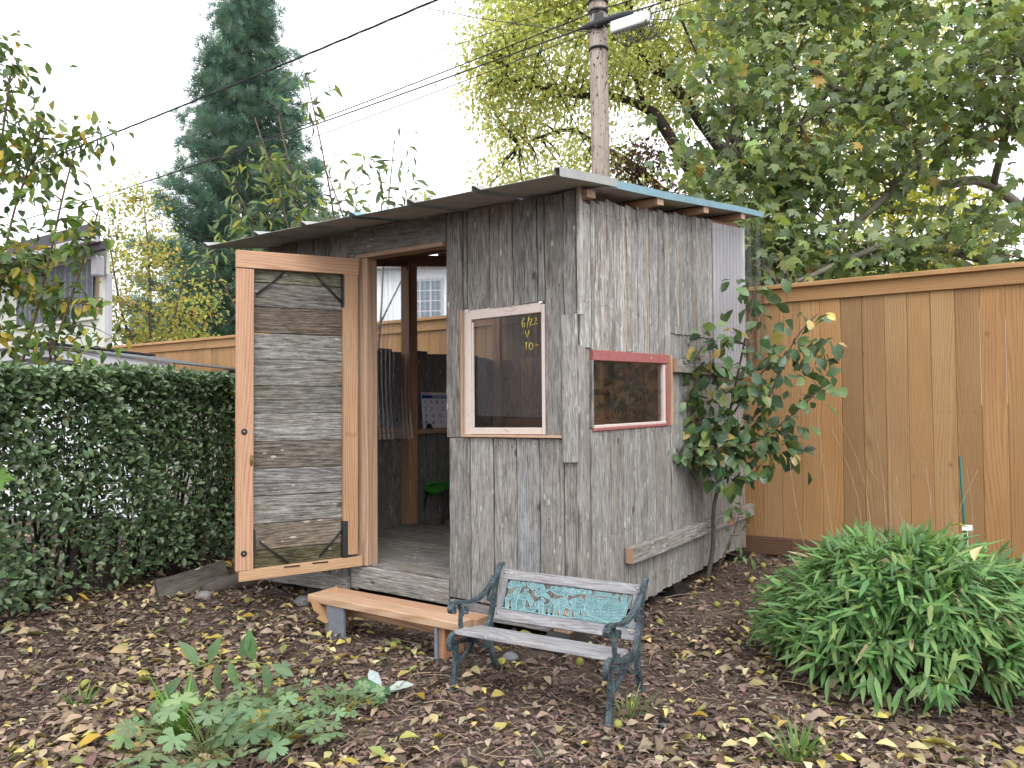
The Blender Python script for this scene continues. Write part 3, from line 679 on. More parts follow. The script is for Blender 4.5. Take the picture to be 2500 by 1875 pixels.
def disc(name, parent, c, r, th, mat, sx=1, sz=1):
    V = []; F = []
    for y, k in ((0, 1), (th*.7, 1), (th, .8)):
        for i in range(16):
            a = 2*math.pi*i/16; V.append((c[0]+math.cos(a)*r*k*sx, c[1]+y, c[2]+math.sin(a)*r*k*sz))
    for j in range(2):
        for i in range(16): F.append((j*16+i, (j+1)*16+i, (j+1)*16+(i+1) % 16, j*16+(i+1) % 16))
    F.append(tuple(32+i for i in range(16))[::-1]); return link(name, mesh(name, V, F), M[mat], parent)
for z in (1.072, .396):
    d = disc('magnet_catch', door, (.637, .038, z), .017, .006, 'black'); disc('screw', d, (.637, .044, z), .004, .002, 'steel')
disc('pull_plate', door, (.598, .038, .912), .010, .004, 'brass', .8, 3.4)
tube('pull_handle', smooth_pts([(.598, .040, .935), (.598, .055, .925), (.598, .058, .912), (.598, .055, .897), (.598, .040, .888)], 4), .004, M['brass'], door, 6)
V = []; F = []
for k in range(16):
    a, b = 2*math.pi*k/16, 2*math.pi*(k+1)/16
    tube_geo([(.055+.009*math.cos(a), .0382, 1.045+.009*math.sin(a)), (.055+.009*math.cos(b), .0382, 1.045+.009*math.sin(b))], .0009, 4, V, F)
for sgm in ([(.037, 1.037), (.037, 1.055)], [(.037, 1.046), (.030, 1.048), (.030, 1.037)], [(.024, 1.037), (.024, 1.048)], [(.018, 1.037), (.018, 1.048), (.011, 1.046), (.011, 1.037)], [(.006, 1.030), (.006, 1.062)], [(.069, 1.030), (.069, 1.062)], [(.040, 1.030), (.010, 1.030)]):
    tube_geo([(x, .0382, z) for x, z in sgm], .0009, 4, V, F)
link('lumber_stamp', mesh('lumber_stamp', V, F), M['firdark'], door, None, (.35, .35, .35, 0))

# ------------------------------------------------------------------ things in the shed
def text_mesh(txt, size, mat, name, parent, loc, rot, extr=.0006):
    cu = bpy.data.curves.new(name, 'FONT'); cu.body = txt; cu.size = size; cu.align_x = 'CENTER'; cu.align_y = 'CENTER'; cu.extrude = extr; cu.resolution_u = 3
    o = bpy.data.objects.new(name, cu); COL.objects.link(o); bpy.context.view_layer.update()
    dg = bpy.context.evaluated_depsgraph_get(); me = bpy.data.meshes.new_from_object(o.evaluated_get(dg)); bpy.data.objects.remove(o)
    q = link(name, me, M[mat], parent); q.location = loc; q.rotation_euler = rot; return q
chp = Sw(2.292, 1.50, 1.026)
chart = empty('alphabet_chart', chp, SHR+rad(90)); tag(chart, 'white alphabet chart with blue title bar standing on the shelf inside the shed', 'chart')
# chart local: +x along +v (rightwards as seen from the door), -y toward the viewer
chart.rotation_euler = (rad(-4), 0, SHR+rad(90))
CW, CH = .46, .300
box('card', chart, (CW/2, 0, CH/2), (CW, .003, CH), M['paper'], None, 0)
box('title_bar', chart, (CW/2, -.0022, .263), (CW-.006, .0012, .028), M['blueink'], None, 0)
box('border_strip', chart, (.055, -.0022, .290), (.105, .0012, .006), M['redink'], None, 0)
box('border_strip', chart, (.28, -.0022, .290), (.34, .0012, .006), M['yellowink'], None, 0)
box('border_strip', chart, (.07, -.0022, .010), (.08, .0012, .005), M['blueink'], None, 0)
box('border_strip', chart, (.28, -.0022, .010), (.33, .0012, .005), M['yellowink'], None, 0)
text_mesh('THE ALEF BET', .030, 'paper', 'title_lettering', chart, (CW/2, -.0032, .263), (rad(90), 0, 0))
rows = ['אבגדהו', 'זחטיכל', 'מנסעפ', 'צקרשת']
for r, s in enumerate(rows):
    n = len(s)
    for i, chh in enumerate(reversed(s)):
        text_mesh(chh, .048, 'ink', 'letter', chart, (.045+i*(.37/(n-1)), -.0028, .218-r*.057), (rad(90), 0, 0))
# knob resting on the shelf
kb = empty('door_knob', Sw(2.262, 1.545, 1.024)); tag(kb, 'small dark round knob lying on the shelf before the chart', 'knob')
V = []; F = []
prof = [(.0, .0), (.012, .001), (.020, .010), (.023, .022), (.019, .035), (.010, .042), (0, .044)]
for (r, z) in prof:
    for k in range(12): a = 2*math.pi*k/12; V.append((r*math.cos(a), r*math.sin(a), z))
for j in range(len(prof)-1):
    for k in range(12): F.append((j*12+k, j*12+(k+1) % 12, (j+1)*12+(k+1) % 12, (j+1)*12+k))
link('knob_body', mesh('knob_body', V, F, True), M['black'], kb)
tube('spindle', [Vector((0, 0, .02)), Vector((.028, -.048, .008)), Vector((.035, -.065, .007))], .006, M['black'], kb)
# little green chair
cp = Sw(2.15, 1.67, .267)
ch_ = empty('child_chair', cp, SHR+rad(180)); tag(ch_, 'green plastic child chair with black legs inside the shed', 'chair')
# local: -y is the front of the seat
bm = bmesh.new(); rowsn = 13; colsn = 9; g = []
for j in range(rowsn):
    s = j/(rowsn-1)
    if s < .5: y = -.17+.34*(s/.5); z = .305-.02*math.sin(s*2*math.pi*.5)+(-.075*(max(0, .15-s)/.15)**1.6)
    else: q = (s-.5)/.5; y = .17+.05*q+.02*math.sin(q*3.1); z = .29+.33*q
    if .42 < s < .58: z += .012
    wd = .165*(1-.22*(abs(s-.5) < .1)-.15*max(0, s-.85)/.15-.1*max(0, .1-s)/.1)
    g.append([bm.verts.new((wd*(-1+2*i/(colsn-1)), y-(0 if s < .5 else .03*(abs(-1+2*i/(colsn-1))**2)), z+.018*abs(-1+2*i/(colsn-1))**2*(s < .5))) for i in range(colsn)])
for j in range(rowsn-1):
    for i in range(colsn-1): bm.faces.new((g[j][i], g[j][i+1], g[j+1][i+1], g[j+1][i]))
bmesh.ops.solidify(bm, geom=list(bm.faces), thickness=.006)
me = bpy.data.meshes.new('seat_shell'); bm.to_mesh(me); bm.free(); me.shade_smooth(); link('seat_shell', me, M['chair'], ch_)
for sx in (-1, 1):
    for sy in (-1, 1):
        tube('leg', smooth_pts([(sx*.06, sy*.06, .282), (sx*.12, sy*.12, .275), (sx*.15, sy*.155, .14), (sx*.165, sy*.185, .0)], 4), .0105, M['black'], ch_, 8)
ch_.rotation_euler = (0, 0, rad(-52))

# ------------------------------------------------------------------ low step before the doorway
g = 0.0
stp = empty('timber_step', Sw(.86, -.40, 0), SHR); tag(stp, 'low fresh timber step on short legs below the shed doorway', 'step')
beam('tread_board', stp, (-.53, -.053, .182), (.50, -.055, .180), .098, .038, (0, 1, 0), M['fir'], 2, .0005, (1.0, .98, .93, 0))
beam('tread_board', stp, (-.535, .049, .182), (.53, .047, .180), .100, .038, (0, 1, 0), M['fir'], 2, .0005, (1.0, .92, .86, 0))
for x, kind in ((-.36, 0), (.38, 1)):
    if kind == 0:
        beam('leg', stp, (x+.03, -.085, ghf(*Sw(.86-x, -.48).xy)-.02), (x+.03, -.085, .162), .125, .022, (1, 0, 0), M['greypaint'])
        beam('leg', stp, (x-.055, .0, -.02), (x-.055, .0, .162), .14, .036, (0, 1, 0), M['firdark'], 1, 0, tint(.8, .9))
    else:
        beam('leg', stp, (x-.028, -.015, -.03), (x-.028, -.015, .162), .165, .018, (0, 1, 0), M['greypaint'])
        beam('leg', stp, (x, -.010, .012), (x, -.010, .162), .15, .036, (0, 1, 0), M['fir'], 1, 0, (.8, .62, .5, 0))
beam('stretcher', stp, (-.38, .04, .12), (.36, .04, .12), .07, .036, (0, 0, 1), M['firdark'])

# ------------------------------------------------------------------ the child's iron bench
bench = empty('garden_bench', (-.247, 3.304, 0), rad(-30.5))
tag(bench, 'small cast iron garden bench with silvered slats and verdigris animal panel in its back', 'bench')
BL = .712
def side_frame(x):
    V = []; F = []; th = .021
    R = lambda pts, wd, t=th, n=5: ribbon_geo(crv(pts, n), wd, t, V, F)
    # local profile: (b depth, z)
    R([(-.030, .0), (-.022, .02), (-.004, .09), (-.002, .15), (-.004, .21)], .022)          # front leg
    R([(.335, .0), (.315, .02), (.285, .09), (.275, .15), (.278, .22)], .022)               # rear leg
    R([(-.042, .178), (-.046, .205), (-.032, .232), (.0, .238), (.05, .222), (.14, .200), (.22, .200), (.268, .225), (.300, .30), (.322, .37), (.345, .43), (.372, .462), (.392, .462)], .018)   # seat rail, upright, top scroll
    R([(-.026, .365), (-.040, .352), (-.034, .334), (-.016, .332), (-.012, .348), (-.024, .354)], .010, th*1.25)   # arm scroll
    R([(-.026, .366), (.02, .366), (.08, .352), (.15, .345), (.22, .358), (.28, .385), (.318, .42)], .013, th*1.2)  # arm
    R([(.028, .355), (.040, .32), (.036, .28), (.044, .235), (.062, .215)], .012, th*.8)     # arm post
    R([(.062, .215), (.076, .222), (.076, .240)], .008, th*.6)
    R([(.05, .30), (.066, .325), (.088, .325), (.088, .305), (.074, .304)], .008, th*.6)
    R([(.282, .375), (.262, .35), (.262, .325), (.280, .318), (.284, .332)], .008, th*.6)
    R([(.005, .115), (.05, .120), (.10, .145), (.135, .185)], .014, th*.7)                   # brace between the legs
    R([(.275, .115), (.23, .122), (.18, .145), (.145, .185)], .014, th*.7)
    R([(.14, .195), (.140, .165), (.118, .150), (.112, .17), (.126, .176)], .008, th*.6)
    R([(.14, .175), (.162, .155), (.168, .172), (.156, .180)], .008, th*.6)
    R([(.016, .196), (.08, .185), (.15, .172), (.22, .175), (.262, .195)], .010, th*.8)      # lower edge of pierced seat rail
    for k in range(9):
        b = .03+.026*k; zt = .226-.14*b+.35*(b-.1)**2*(b > .1); c = zt-.02
        R([(b-.008, c-.012), (b, c+.006), (b+.010, c-.008)], .005, th*.5, 3)
    V = [(x+v[1], v[0], v[2]) for v in V]
    me = mesh('side_frame', V, F); bm = bmesh.new(); bm.from_mesh(me); bmesh.ops.recalc_face_normals(bm, faces=bm.faces)
    bm.to_mesh(me); bm.free(); return link('side_frame', me, M['iron'], bench)
side_frame(0.0); side_frame(BL)
# seat slats follow the sagging seat rail
for (b, z, wd, tl) in ((.030, .243, .096, -.09), (.131, .2265, .098, -.12)):
    s = Vector((0, math.cos(tl), math.sin(tl)))
    beam('seat_slat', bench, (.006, b, z), (BL-.006, b, z), wd, .017, s, M['benchwood'], 4, .0006, tint(.92, 1.02, .015, .35), .002)
up_ = Vector((0, .40, .92)).normalized()
BO = Vector((0, .288, .231)); bk = lambda x, h, d=0.0: BO + Vector((x, 0, 0)) + up_*h + Vector((0, -.92, .40))*d
for (h, wd) in ((.024, .048), (.207, .044)):
    beam('back_rail', bench, bk(.016, h), bk(BL-.016, h), wd, .018, up_, M['benchwood'], 4, .0006, tint(.85, .95, .015, .3), .002)
for x in (.032, BL-.032):
    beam('back_stile', bench, bk(x, .0484), bk(x, .1846), .032, .017, (1, 0, 0), M['benchwood'], 1, 0, tint(.85, .95, .015, .2), .002)
for x in (.03, BL-.03):
    for h in (.030, .212):
        c = bk(x, h, .010); tube('bolt', [c-Vector((0, -.92, .40))*.004, c+Vector((0, -.92, .40))*.003], .0055, M['steel'], bench, 8)
# relief panel: clouds, giraffes, bird, deer, elephants, ark; sketched on a flat sheet and cast in metal
quad = [(235, 205), (2090, 405), (2040, 860), (155, 625)]; sq = [(0, 1), (1, 1), (1, 0), (0, 0)]
Am = []; bv = []
for (x, y), (s, t_) in zip(quad, sq):
    Am += [[x, y, 1, 0, 0, 0, -s*x, -s*y], [0, 0, 0, x, y, 1, -t_*x, -t_*y]]; bv += [s, t_]
hh = np.linalg.solve(np.array(Am, float), np.array(bv, float))
PWd, PHt = BL-.098, .1360
def pm(p):
    d = hh[6]*p[0]+hh[7]*p[1]+1; return ((hh[0]*p[0]+hh[1]*p[1]+hh[2])/d*PWd, (hh[3]*p[0]+hh[4]*p[1]+hh[5])/d*PHt)
panel = empty('relief_panel', bk(.049, .0484), 0, bench)
panel.rotation_euler = (-math.atan2(.40, .92), 0, 0)
def cast(name, polys, lines=(), th=.009, mat='verd', y0=-.005):
    V = []; F = []
    for p in polys:
        pts = [pm(q) for q in p]
        extrude_poly(pts, th, V, F, y0=y0)
    nb_ = len(F)
    for p in polys:
        pts = [pm(q) for q in p]; c = pts+[pts[0]]
        tube_geo([(x, y0, z) for x, z in c], .0014, 4, V, F, False)
    for l in lines: tube_geo([(*[pm(q)[0]], y0-.0010, pm(q)[1]) for q in l], .0012, 4, V, F)
    me = mesh(name, V, F); me.materials.append(M[mat]); me.materials.append(M['verdedge'])
    if len(me.polygons) == len(F): me.polygons.foreach_set('material_index', np.array([0]*nb_+[1]*(len(F)-nb_), np.int32))
    bm = bmesh.new(); bm.from_mesh(me); bmesh.ops.recalc_face_normals(bm, faces=bm.faces); bm.to_mesh(me); bm.free()
    return link(name, me, M[mat], panel)
def spiral(cx, cy, r, turns=2.3): return [(cx+r*(1-k/26)*math.cos(k*turns*6.283/26), cy+r*.8*(1-k/26)*math.sin(k*turns*6.283/26)) for k in range(26)]
cast('cloud', [[(225, 320), (230, 270), (290, 225), (370, 215), (415, 245), (400, 290), (330, 320), (260, 330)]], [spiral(325, 268, 62)])
cast('cloud', [[(515, 250), (600, 235), (690, 255), (705, 300), (680, 350), (600, 352), (540, 310)]], [spiral(612, 290, 66)])
cast('cloud', [[(860, 345), (900, 300), (960, 298), (1010, 325), (1060, 300), (1110, 310), (1150, 335), (1200, 315), (1260, 340), (1330, 340), (1400, 350), (1480, 355), (1500, 400), (1420, 408), (1350, 398), (1280, 402), (1210, 428), (1150, 412), (1130, 440), (1125, 480), (1092, 480), (1085, 440), (1060, 415), (990, 422), (930, 390)]], [spiral(970, 345, 42), spiral(1085, 352, 46), spiral(1200, 368, 50), spiral(1300, 370, 24), spiral(1385, 378, 24), spiral(1460, 380, 24)])
cast('bird', [[(640, 400), (660, 360), (720, 350), (710, 260), (760, 270), (790, 350), (850, 338), (855, 360), (800, 385), (850, 430), (890, 492), (820, 465), (760, 430), (690, 447), (650, 430)]], [[(700, 380), (780, 370)], [(740, 290), (770, 350)], [(800, 400), (860, 470)], [(660, 420), (700, 400)]])
cast('giraffe', [[(200, 470), (240, 420), (310, 410), (350, 350), (440, 260), (470, 238), (500, 265), (500, 297), (460, 288), (430, 335), (400, 400), (400, 450), (362, 520), (352, 640), (332, 640), (322, 530), (312, 632), (298, 630), (295, 500), (250, 510), (246, 624), (230, 622), (226, 530), (215, 615), (198, 612), (200, 540)]], [[(320, 420), (430, 310)], [(250, 440), (300, 490)], [(340, 430), (330, 500)], [(215, 470), (260, 500)]])
cast('giraffe', [[(364, 522), (400, 440), (430, 405), (480, 398), (490, 360), (505, 345), (550, 345), (545, 358), (510, 362), (520, 395), (548, 402), (595, 480), (625, 510), (608, 575), (580, 595), (566, 545), (522, 472), (502, 520), (484, 645), (466, 645), (465, 540), (440, 560), (432, 645), (415, 645), (410, 560), (392, 642), (370, 640)]], [[(420, 430), (500, 440)], [(530, 430), (580, 510)], [(400, 470), (470, 500)]])
cast('antelope', [[(430, 612), (520, 605), (600, 600), (640, 572), (660, 515), (690, 505), (712, 520), (690, 560), (690, 612), (650, 652), (560, 662), (450, 652)]], [[(610, 620), (670, 590)], [(480, 630), (560, 640)]])
cast('deer', [[(700, 520), (740, 480), (745, 440), (760, 455), (802, 512), (770, 530), (772, 580), (762, 684), (745, 684), (740, 590), (725, 590), (722, 684), (707, 682)]], [[(740, 520), (755, 570)]])
cast('deer', [[(770, 570), (860, 540), (890, 482), (905, 465), (938, 490), (920, 520), (898, 560), (882, 600), (868, 704), (850, 704), (845, 612), (800, 616), (797, 696), (782, 694), (770, 684), (765, 620)]], [[(800, 580), (870, 570)]])
cast('elephant', [[(925, 520), (960, 480), (1030, 465), (1090, 470), (1130, 490), (1152, 550), (1180, 580), (1208, 568), (1202, 612), (1160, 618), (1122, 592), (1100, 602), (1082, 640), (1062, 728), (1020, 724), (1020, 640), (982, 632), (972, 718), (912, 704), (935, 620)]], [spiral(1085, 545, 45, 1.4), [(950, 510), (960, 600)], [(1000, 500), (1010, 610)], [(1050, 620), (1045, 700)]])
cast('elephant', [[(1152, 500), (1220, 465), (1312, 448), (1372, 490), (1387, 560), (1376, 622), (1405, 690), (1372, 704), (1345, 642), (1330, 602), (1312, 640), (1302, 724), (1245, 734), (1240, 642), (1202, 642), (1192, 718), (1128, 704), (1150, 642), (1168, 640), (1212, 602), (1200, 560)]], [spiral(1290, 530, 60, 1.4), [(1190, 510), (1215, 590)], [(1335, 500), (1370, 570)], [(1270, 640), (1270, 710)]])
cast('ark', [[(1375, 540), (1405, 545), (1405, 450), (1440, 415), (1510, 425), (1530, 480), (1560, 452), (1640, 452), (1700, 478), (1704, 432), (1520, 420), (1552, 368), (1780, 398), (1802, 440), (1860, 398), (1895, 430), (1862, 470), (1890, 514), (1925, 514), (1915, 430), (1960, 398), (2005, 430), (1990, 512), (2012, 518), (2060, 438), (2080, 450), (2022, 560), (1992, 680), (1892, 795), (1750, 795), (1600, 745), (1450, 695), (1390, 622)]],
     [[(1380, 550), (1450, 590), (1560, 612), (1720, 604), (1770, 545), (2000, 535)], [(1395, 600), (1480, 640), (1600, 655), (1990, 640)], [(1420, 640), (1520, 680), (1700, 700), (1970, 690)], [(1740, 570), (1740, 730)], [(1620, 610), (1620, 690)], [(1625, 615), (1735, 690)], [(1735, 615), (1625, 690)], [(1500, 600), (1500, 670)], [(2000, 560), (1960, 690), (1880, 780)], [(1750, 620), (2000, 590)], [(1750, 660), (1990, 640)], [(1750, 750), (1920, 740)], [(1540, 410), (1780, 430)],
      spiral(1462, 480, 45, 1.2), spiral(1600, 500, 40, 1.2), spiral(1745, 480, 38, 1.2), spiral(1840, 440, 25, 1), spiral(1955, 455, 28, 1)])
cast('waves', [[(160, 600), (300, 628), (500, 645), (700, 672), (900, 706), (1100, 722), (1250, 735), (1330, 702), (1450, 692), (1600, 740), (1750, 785), (1890, 780), (1925, 768), (1990, 800), (2045, 845), (2045, 866), (1700, 826), (1250, 770), (700, 700), (155, 632)]], [[(1350+i*55, 722+i*10+12*(i % 2)) for i in range(11)], [(1380+i*60, 745+i*9-10*(i % 2)) for i in range(9)], [(700, 685), (900, 712), (1200, 745)]], .010, 'verd', -.0055)
cast('prop', [[(1975, 690), (1990, 682), (2048, 800), (2036, 815)]])
V = []; F = []
for (a, b) in (((0, 0), (PWd, 0)), ((0, PHt), (PWd, PHt)), ((0, 0), (0, PHt)), ((PWd, 0), (PWd, PHt))):
    ribbon_geo([a, b], .006, .012, V, F)
link('panel_border', mesh('panel_border', V, F), M['iron'], panel)

# ------------------------------------------------------------------ fence
fence = empty('cedar_fence', Sw(0, 2.72), SHR); tag(fence, 'tall cedar board fence running behind the shed and the hedge', 'fence')
u = -2.75; i = 0
while u < 10.1:
    wd = .1465; k = tint(.80, 1.15, .05)
    beam('fence_board', fence, (-u-wd/2, .010+rnd.uniform(-.0035, .0035), .185), (-u-wd/2, .010+rnd.uniform(-.0025, .0025), 2.0), wd-rnd.choice((.0004, .0005, .0006, .0006, .0008, .0014)), .018, (1, 0, 0), M['cedar'], 2, .0004, k, .0055)
    u += wd; i += 1
segs = [-2.75, -.325, 2.1, 4.55, 7.0, 9.4, 10.1]
for a, b in zip(segs[:-1], segs[1:]):
    beam('trim_board', fence, (-a-.001, -.012, 2.038), (-b+.001, -.012, 2.038), .105, .022, (0, 0, 1), M['cedar'], 3, .0005, tint(1.0, 1.12, .02), .002)
    beam('cap_board', fence, (-a-.001, .010, 2.106), (-b+.001, .010, 2.106), .13, .034, (0, 1, 0), M['cedar'], 2, .0005, tint(1.1, 1.2, .02), .003)
    beam('kickboard', fence, (-a-.001, .012, .115), (-b+.001, .012, .115), .135, .034, (0, 0, 1), M['kick'], 2, .001, tint(.9, 1.1))
for a in np.arange(-2.6, 10.2, 2.44):
    beam('post', fence, (-a, .11, 0), (-a, .11, 2.08), .088, .088, (1, 0, 0), M['cedar'])
for z in (.35, 1.15, 1.9):
    beam('back_rail', fence, (2.7, .045, z), (-10.05, .045, z), .085, .036, (0, 0, 1), M['cedar'])
V = []; F = []
for k in range(70):
    for du in (.035, .11):
        u = -2.75+.1465*k+du; tube_geo([(-u, .0005, 1.15+rnd.uniform(-.006, .006)), (-u, -.001, 1.15)], .0022, 4, V, F)
tag(link('nail_heads', mesh('nail_heads', V, F), M['black'], fence), kind='stuff')

# ------------------------------------------------------------------ neighbouring buildings
nb = empty('neighbour_building', Sw(10.2, 3.1), SHR); tag(nb, 'white outbuilding with dark flat roof edge beyond the hedge at far left', 'building')
# local: -x along the wall away from its right corner, y back
def slab(name, parent, plan, z0, z1, mat):
    V = []; F = []; extrude_poly(plan, z1-z0, V, F); V = [(a, c, b-0.0+z0) for a, b, c in V]
    me = mesh(name, V, F); bm = bmesh.new(); bm.from_mesh(me); bmesh.ops.recalc_face_normals(bm, faces=bm.faces); bm.to_mesh(me); bm.free(); return link(name, me, M[mat], parent)
slab('wall', nb, [(0, 0), (-2.4, 1.15), (-4, 1.15), (-4, 0)], 0, 2.1, 'whitewall')
slab('upper_wall', nb, [(-.01, .006), (-2.4, 1.15), (-3.99, 1.15), (-3.99, .006)], 2.1, 3.75, 'cream')
box('corner_board', nb, (-.09, .03, 2.9), (.20, .06, 1.56), M['cream'], None, .006)
box('window_frame', nb, (-.25, .03, 3.13), (.08, .07, .98), M['fir'], (.8, .8, .8, 1), .004)
V = []; F = []; nC = 60
for j, z in enumerate((2.70, 3.62)):
    for i in range(nC+1): V.append((-.29-2.6*i/nC, -.03-.02*(1 if (i % 4) < 2 else -1), z))
for i in range(nC): F.append((i, i+1, nC+2+i, nC+1+i))
link('corrugated_window', mesh('corrugated_window', V, F), M['corrdark'], nb)
box('sill', nb, (-1.6, -.01, 2.665), (2.8, .08, .05), M['cream'], None, .004)
rf = slab('roof', nb, [(.62, -.42), (-2.2, .95), (-4.2, 1.3), (-4.2, -.42)], 3.78, 4.02, 'roofdark')
box('gutter', rf, (-1.8, -.47, 3.74), (4.78, .10, .09), M['fascia'], None, .01)
box('soffit_beam', rf, (.25, -.34, 3.66), (.72, .10, .13), M['roofdark'], None, .008)
box('downpipe_elbow', nb, (-.02, -.12, 3.45), (.13, .16, .32), M['fascia'], None, .02)
box('downpipe', nb, (.03, .03, 1.9), (.08, .08, 2.9), M['fascia'], None, .01)
gs = empty('metal_garden_shed', (-4.85, 8.0, 0), rad(-6)); tag(gs, 'low white metal shed with pale grey gable roof behind the hedge', 'shed')
V = []; F = []; extrude_poly([(-1.25, 0), (1.05, 0), (1.05, 1.52), (0, 1.70), (-1.25, 1.60)], 1.7, V, F, y0=.06); link('wall', mesh('wall', V, F), M['whitewall'], gs)
V = []; F = []; extrude_poly([(-1.5, 1.63), (0, 1.755), (1.35, 1.555), (1.35, 1.665), (0, 1.865), (-1.5, 1.74)], .03, V, F, y0=-.02); link('gable_fascia', mesh('gable_fascia', V, F), M['fascia'], gs)
V = []; F = []; extrude_poly([(-1.55, 1.745), (0, 1.87), (1.42, 1.66), (1.42, 1.675), (0, 1.888), (-1.55, 1.76)], 1.9, V, F, y0=-.05); link('roof', mesh('roof', V, F), M['corrdark'], gs)
box('ridge_cap', gs, (0, .85, 1.892), (.24, 1.95, .02), M['roofdark'], None, .004)
hb = empty('distant_house', (-1.6, 16.5, 0), rad(-8)); tag(hb, 'pale house with gridded window glimpsed through the clear sheet of the shed', 'house')
box('wall', hb, (0, 2, 2.1), (3.6, 4, 4.2), M['whitewall'], None, .01)
V = []; F = []; extrude_poly([(-2.0, 4.2), (2.0, 4.2), (2.0, 4.32), (-2.0, 4.32)], 4.6, V, F, y0=-.3); link('roof', mesh('roof', V, F), M['fascia'], hb)
for cx, cz in ((-.25, 3.5), (.75, 3.5)):
    wn = box('window', hb, (cx, -.02, cz), (.78, .05, .95), M['fascia'], None, .005)
    for a in range(3):
        for b in range(4): box('pane', wn, (-.24+a*.24, -.03, -.33+b*.22), (.20, .012, .18), M['window_dark'], None, 0)
box('sill', hb, (.2, -.06, 2.98), (2.6, .14, .07), M['whitewall'], None, .005)

# ------------------------------------------------------------------ utility pole and lines
pole = empty('utility_pole', (1.40, 11.6, 0)); tag(pole, 'tall weathered wooden utility pole standing behind the shed', 'utility pole')
tube('shaft', smooth_pts([(0, 0, 0), (-.02, 0, 4), (-.045, 0, 7), (-.08, 0, 11)], 5), [.146]*6+[.140]*5+[.128]*5, M['pole'], pole, 18)
for z in (6.62, 6.98, 7.2, 7.36):
    tube('strap', [(-.045, -.02, z), (-.045, -.02, z+.03)], .155, M['black'], pole, 14)
box('bracket', pole, (-.05, -.17, 7.02), (.14, .06, .22), M['black'], None, .01)
DFV = Vector((-math.cos(rad(34)), math.sin(rad(34)), 0))
def line(name, label, off, z0, back, fore, sag=.35, r=.012, mat='cable', twist=0, cat='cable', group='overhead lines at the utility pole', zb=0.0, zf=0.0):
    """a span through the pole, along the row of poles that the fence follows"""
    o = Vector((1.36, 11.6, 0))+Vector(off); pts = []
    for side, ln, dzz in ((1, back, zb), (-1, fore, zf)):
        seg = []
        for k in range(1, 25):
            s = k/24; d = ln*s
            seg.append(o + DFV*side*d + Vector((0, 0, z0 + dzz*s - sag*4*s*(1-s)*(ln/30)**2*3)))
        if side == 1: pts = seg[::-1] + [o+Vector((0, 0, z0))]
        else: pts += seg
    V = []; F = []
    if twist:
        P = smooth_pts(pts, 14)
        for ph in (0, 2.1, 4.2):
            tube_geo([p+Vector((0, .014*math.cos(i*.30+ph), .014*math.sin(i*.30+ph))) for i, p in enumerate(P)], r, 4, V, F)
    else: tube_geo(pts, r, 5, V, F)
    q = link(name, mesh(name, V, F, True), M[mat]); tag(q, label, cat, group); return q
line('power_cable', 'thick twisted black cable, uppermost of the overhead lines across the sky', (0, -.15, 0), 8.42, 34, 12, .08, .012, twist=1)
line('power_cable', 'slack black cable bending down beside the top strap of the utility pole', (0, -.17, 0), 7.18, 34, 12, .15, .011)
line('power_cable', 'grey lashed cable bundle through the middle bracket of the utility pole', (0, -.2, 0), 6.98, 34, 12, .10, .013, 'cable', zf=.10)
line('power_cable', 'thin wire just under the lashed bundle on the utility pole', (0, -.16, 0), 6.90, 34, 12, .16, .008)
line('power_cable', 'thin high wire crossing the sky between twisted cable and bundle', (0, .16, 0), 7.62, 34, 12, .06, .006)
def span(name, label, a, b, sag, r=.008, cat='cable', mat='cable', group='overhead lines at the utility pole'):
    a, b = Vector(a), Vector(b)
    q = tube(name, [a.lerp(b, k/16)-Vector((0, 0, sag*4*(k/16)*(1-k/16))) for k in range(17)], r, M[mat], None, 5); tag(q, label, cat, group); return q
span('service_drop', 'double wire dropping steeply right from the bundle into the leaves', (2.5, 11.3, 7.08), (4.7, 13.2, 4.4), .10, .014)
span('service_drop', 'second wire dropping right beside the double wire', (2.55, 11.3, 7.03), (4.6, 13.2, 4.3), .12, .010)
span('service_drop', 'thin wire sagging away right through the plane tree leaves', (1.4, 11.5, 7.1), (12.0, 8.3, 5.9), .25, .008)
span('service_drop', 'short wire rising left from the pole across the yellow tree', (1.36, 11.5, 6.86), (-1.6, 14.6, 8.9), .05, .008)
span('service_drop', 'wire falling left of the pole toward the shed roof', (.45, 12.0, 6.85), (2.3, 14.6, 4.5), .02, .008)
# gear hanging on the strand
for (t0, t1, r, lab, mt) in ((-.35, .55, .05, 'black cable splice wrapped around the strand at the pole', 'cable'),):
    a = Vector((1.36, 11.4, 6.97)); q = tube('cable_splice', [a-DFV*t0*1.0, a-DFV*(t0*.6), a-DFV*(t1*.7), a-DFV*t1], [.02, r, r, .02], M[mt], None, 8); tag(q, lab, 'cable splice')
sc_ = empty('splice_case', Vector((1.36, 11.4, 7.0))-DFV*.95); tag(sc_, 'ribbed grey splice case lashed along the strand right of the pole', 'splice case')
a = Vector((0, 0, .03)); b = -DFV*1.15+Vector((0, 0, .09))
tube('body', [a, a.lerp(b, .04), a.lerp(b, .96), b], [.02, .055, .055, .02], M['cableg'], sc_, 10)
for k in range(16): p = a.lerp(b, .08+k*.056); tube('rib', [p, p+(b-a).normalized()*.02], .062, M['cableg' if k % 3 else 'cable'], sc_, 10)
ab = empty('terminal_box', Vector((1.36, 11.4, 6.76))-DFV*.20); tag(ab, 'white terminal box hanging from the strand beside the pole', 'box')
q = box('housing', ab, -DFV*.30+Vector((0, 0, .06)), (.60, .14, .17), M['whitewall'], None, .015, SHR); q.rotation_euler = (0, rad(-1), SHR)
for k in range(3): tube('hanger', [-DFV*(.1+.2*k)+Vector((0, 0, .12)), -DFV*(.1+.2*k)+Vector((0, 0, .22))], .008, M['cable'], ab)
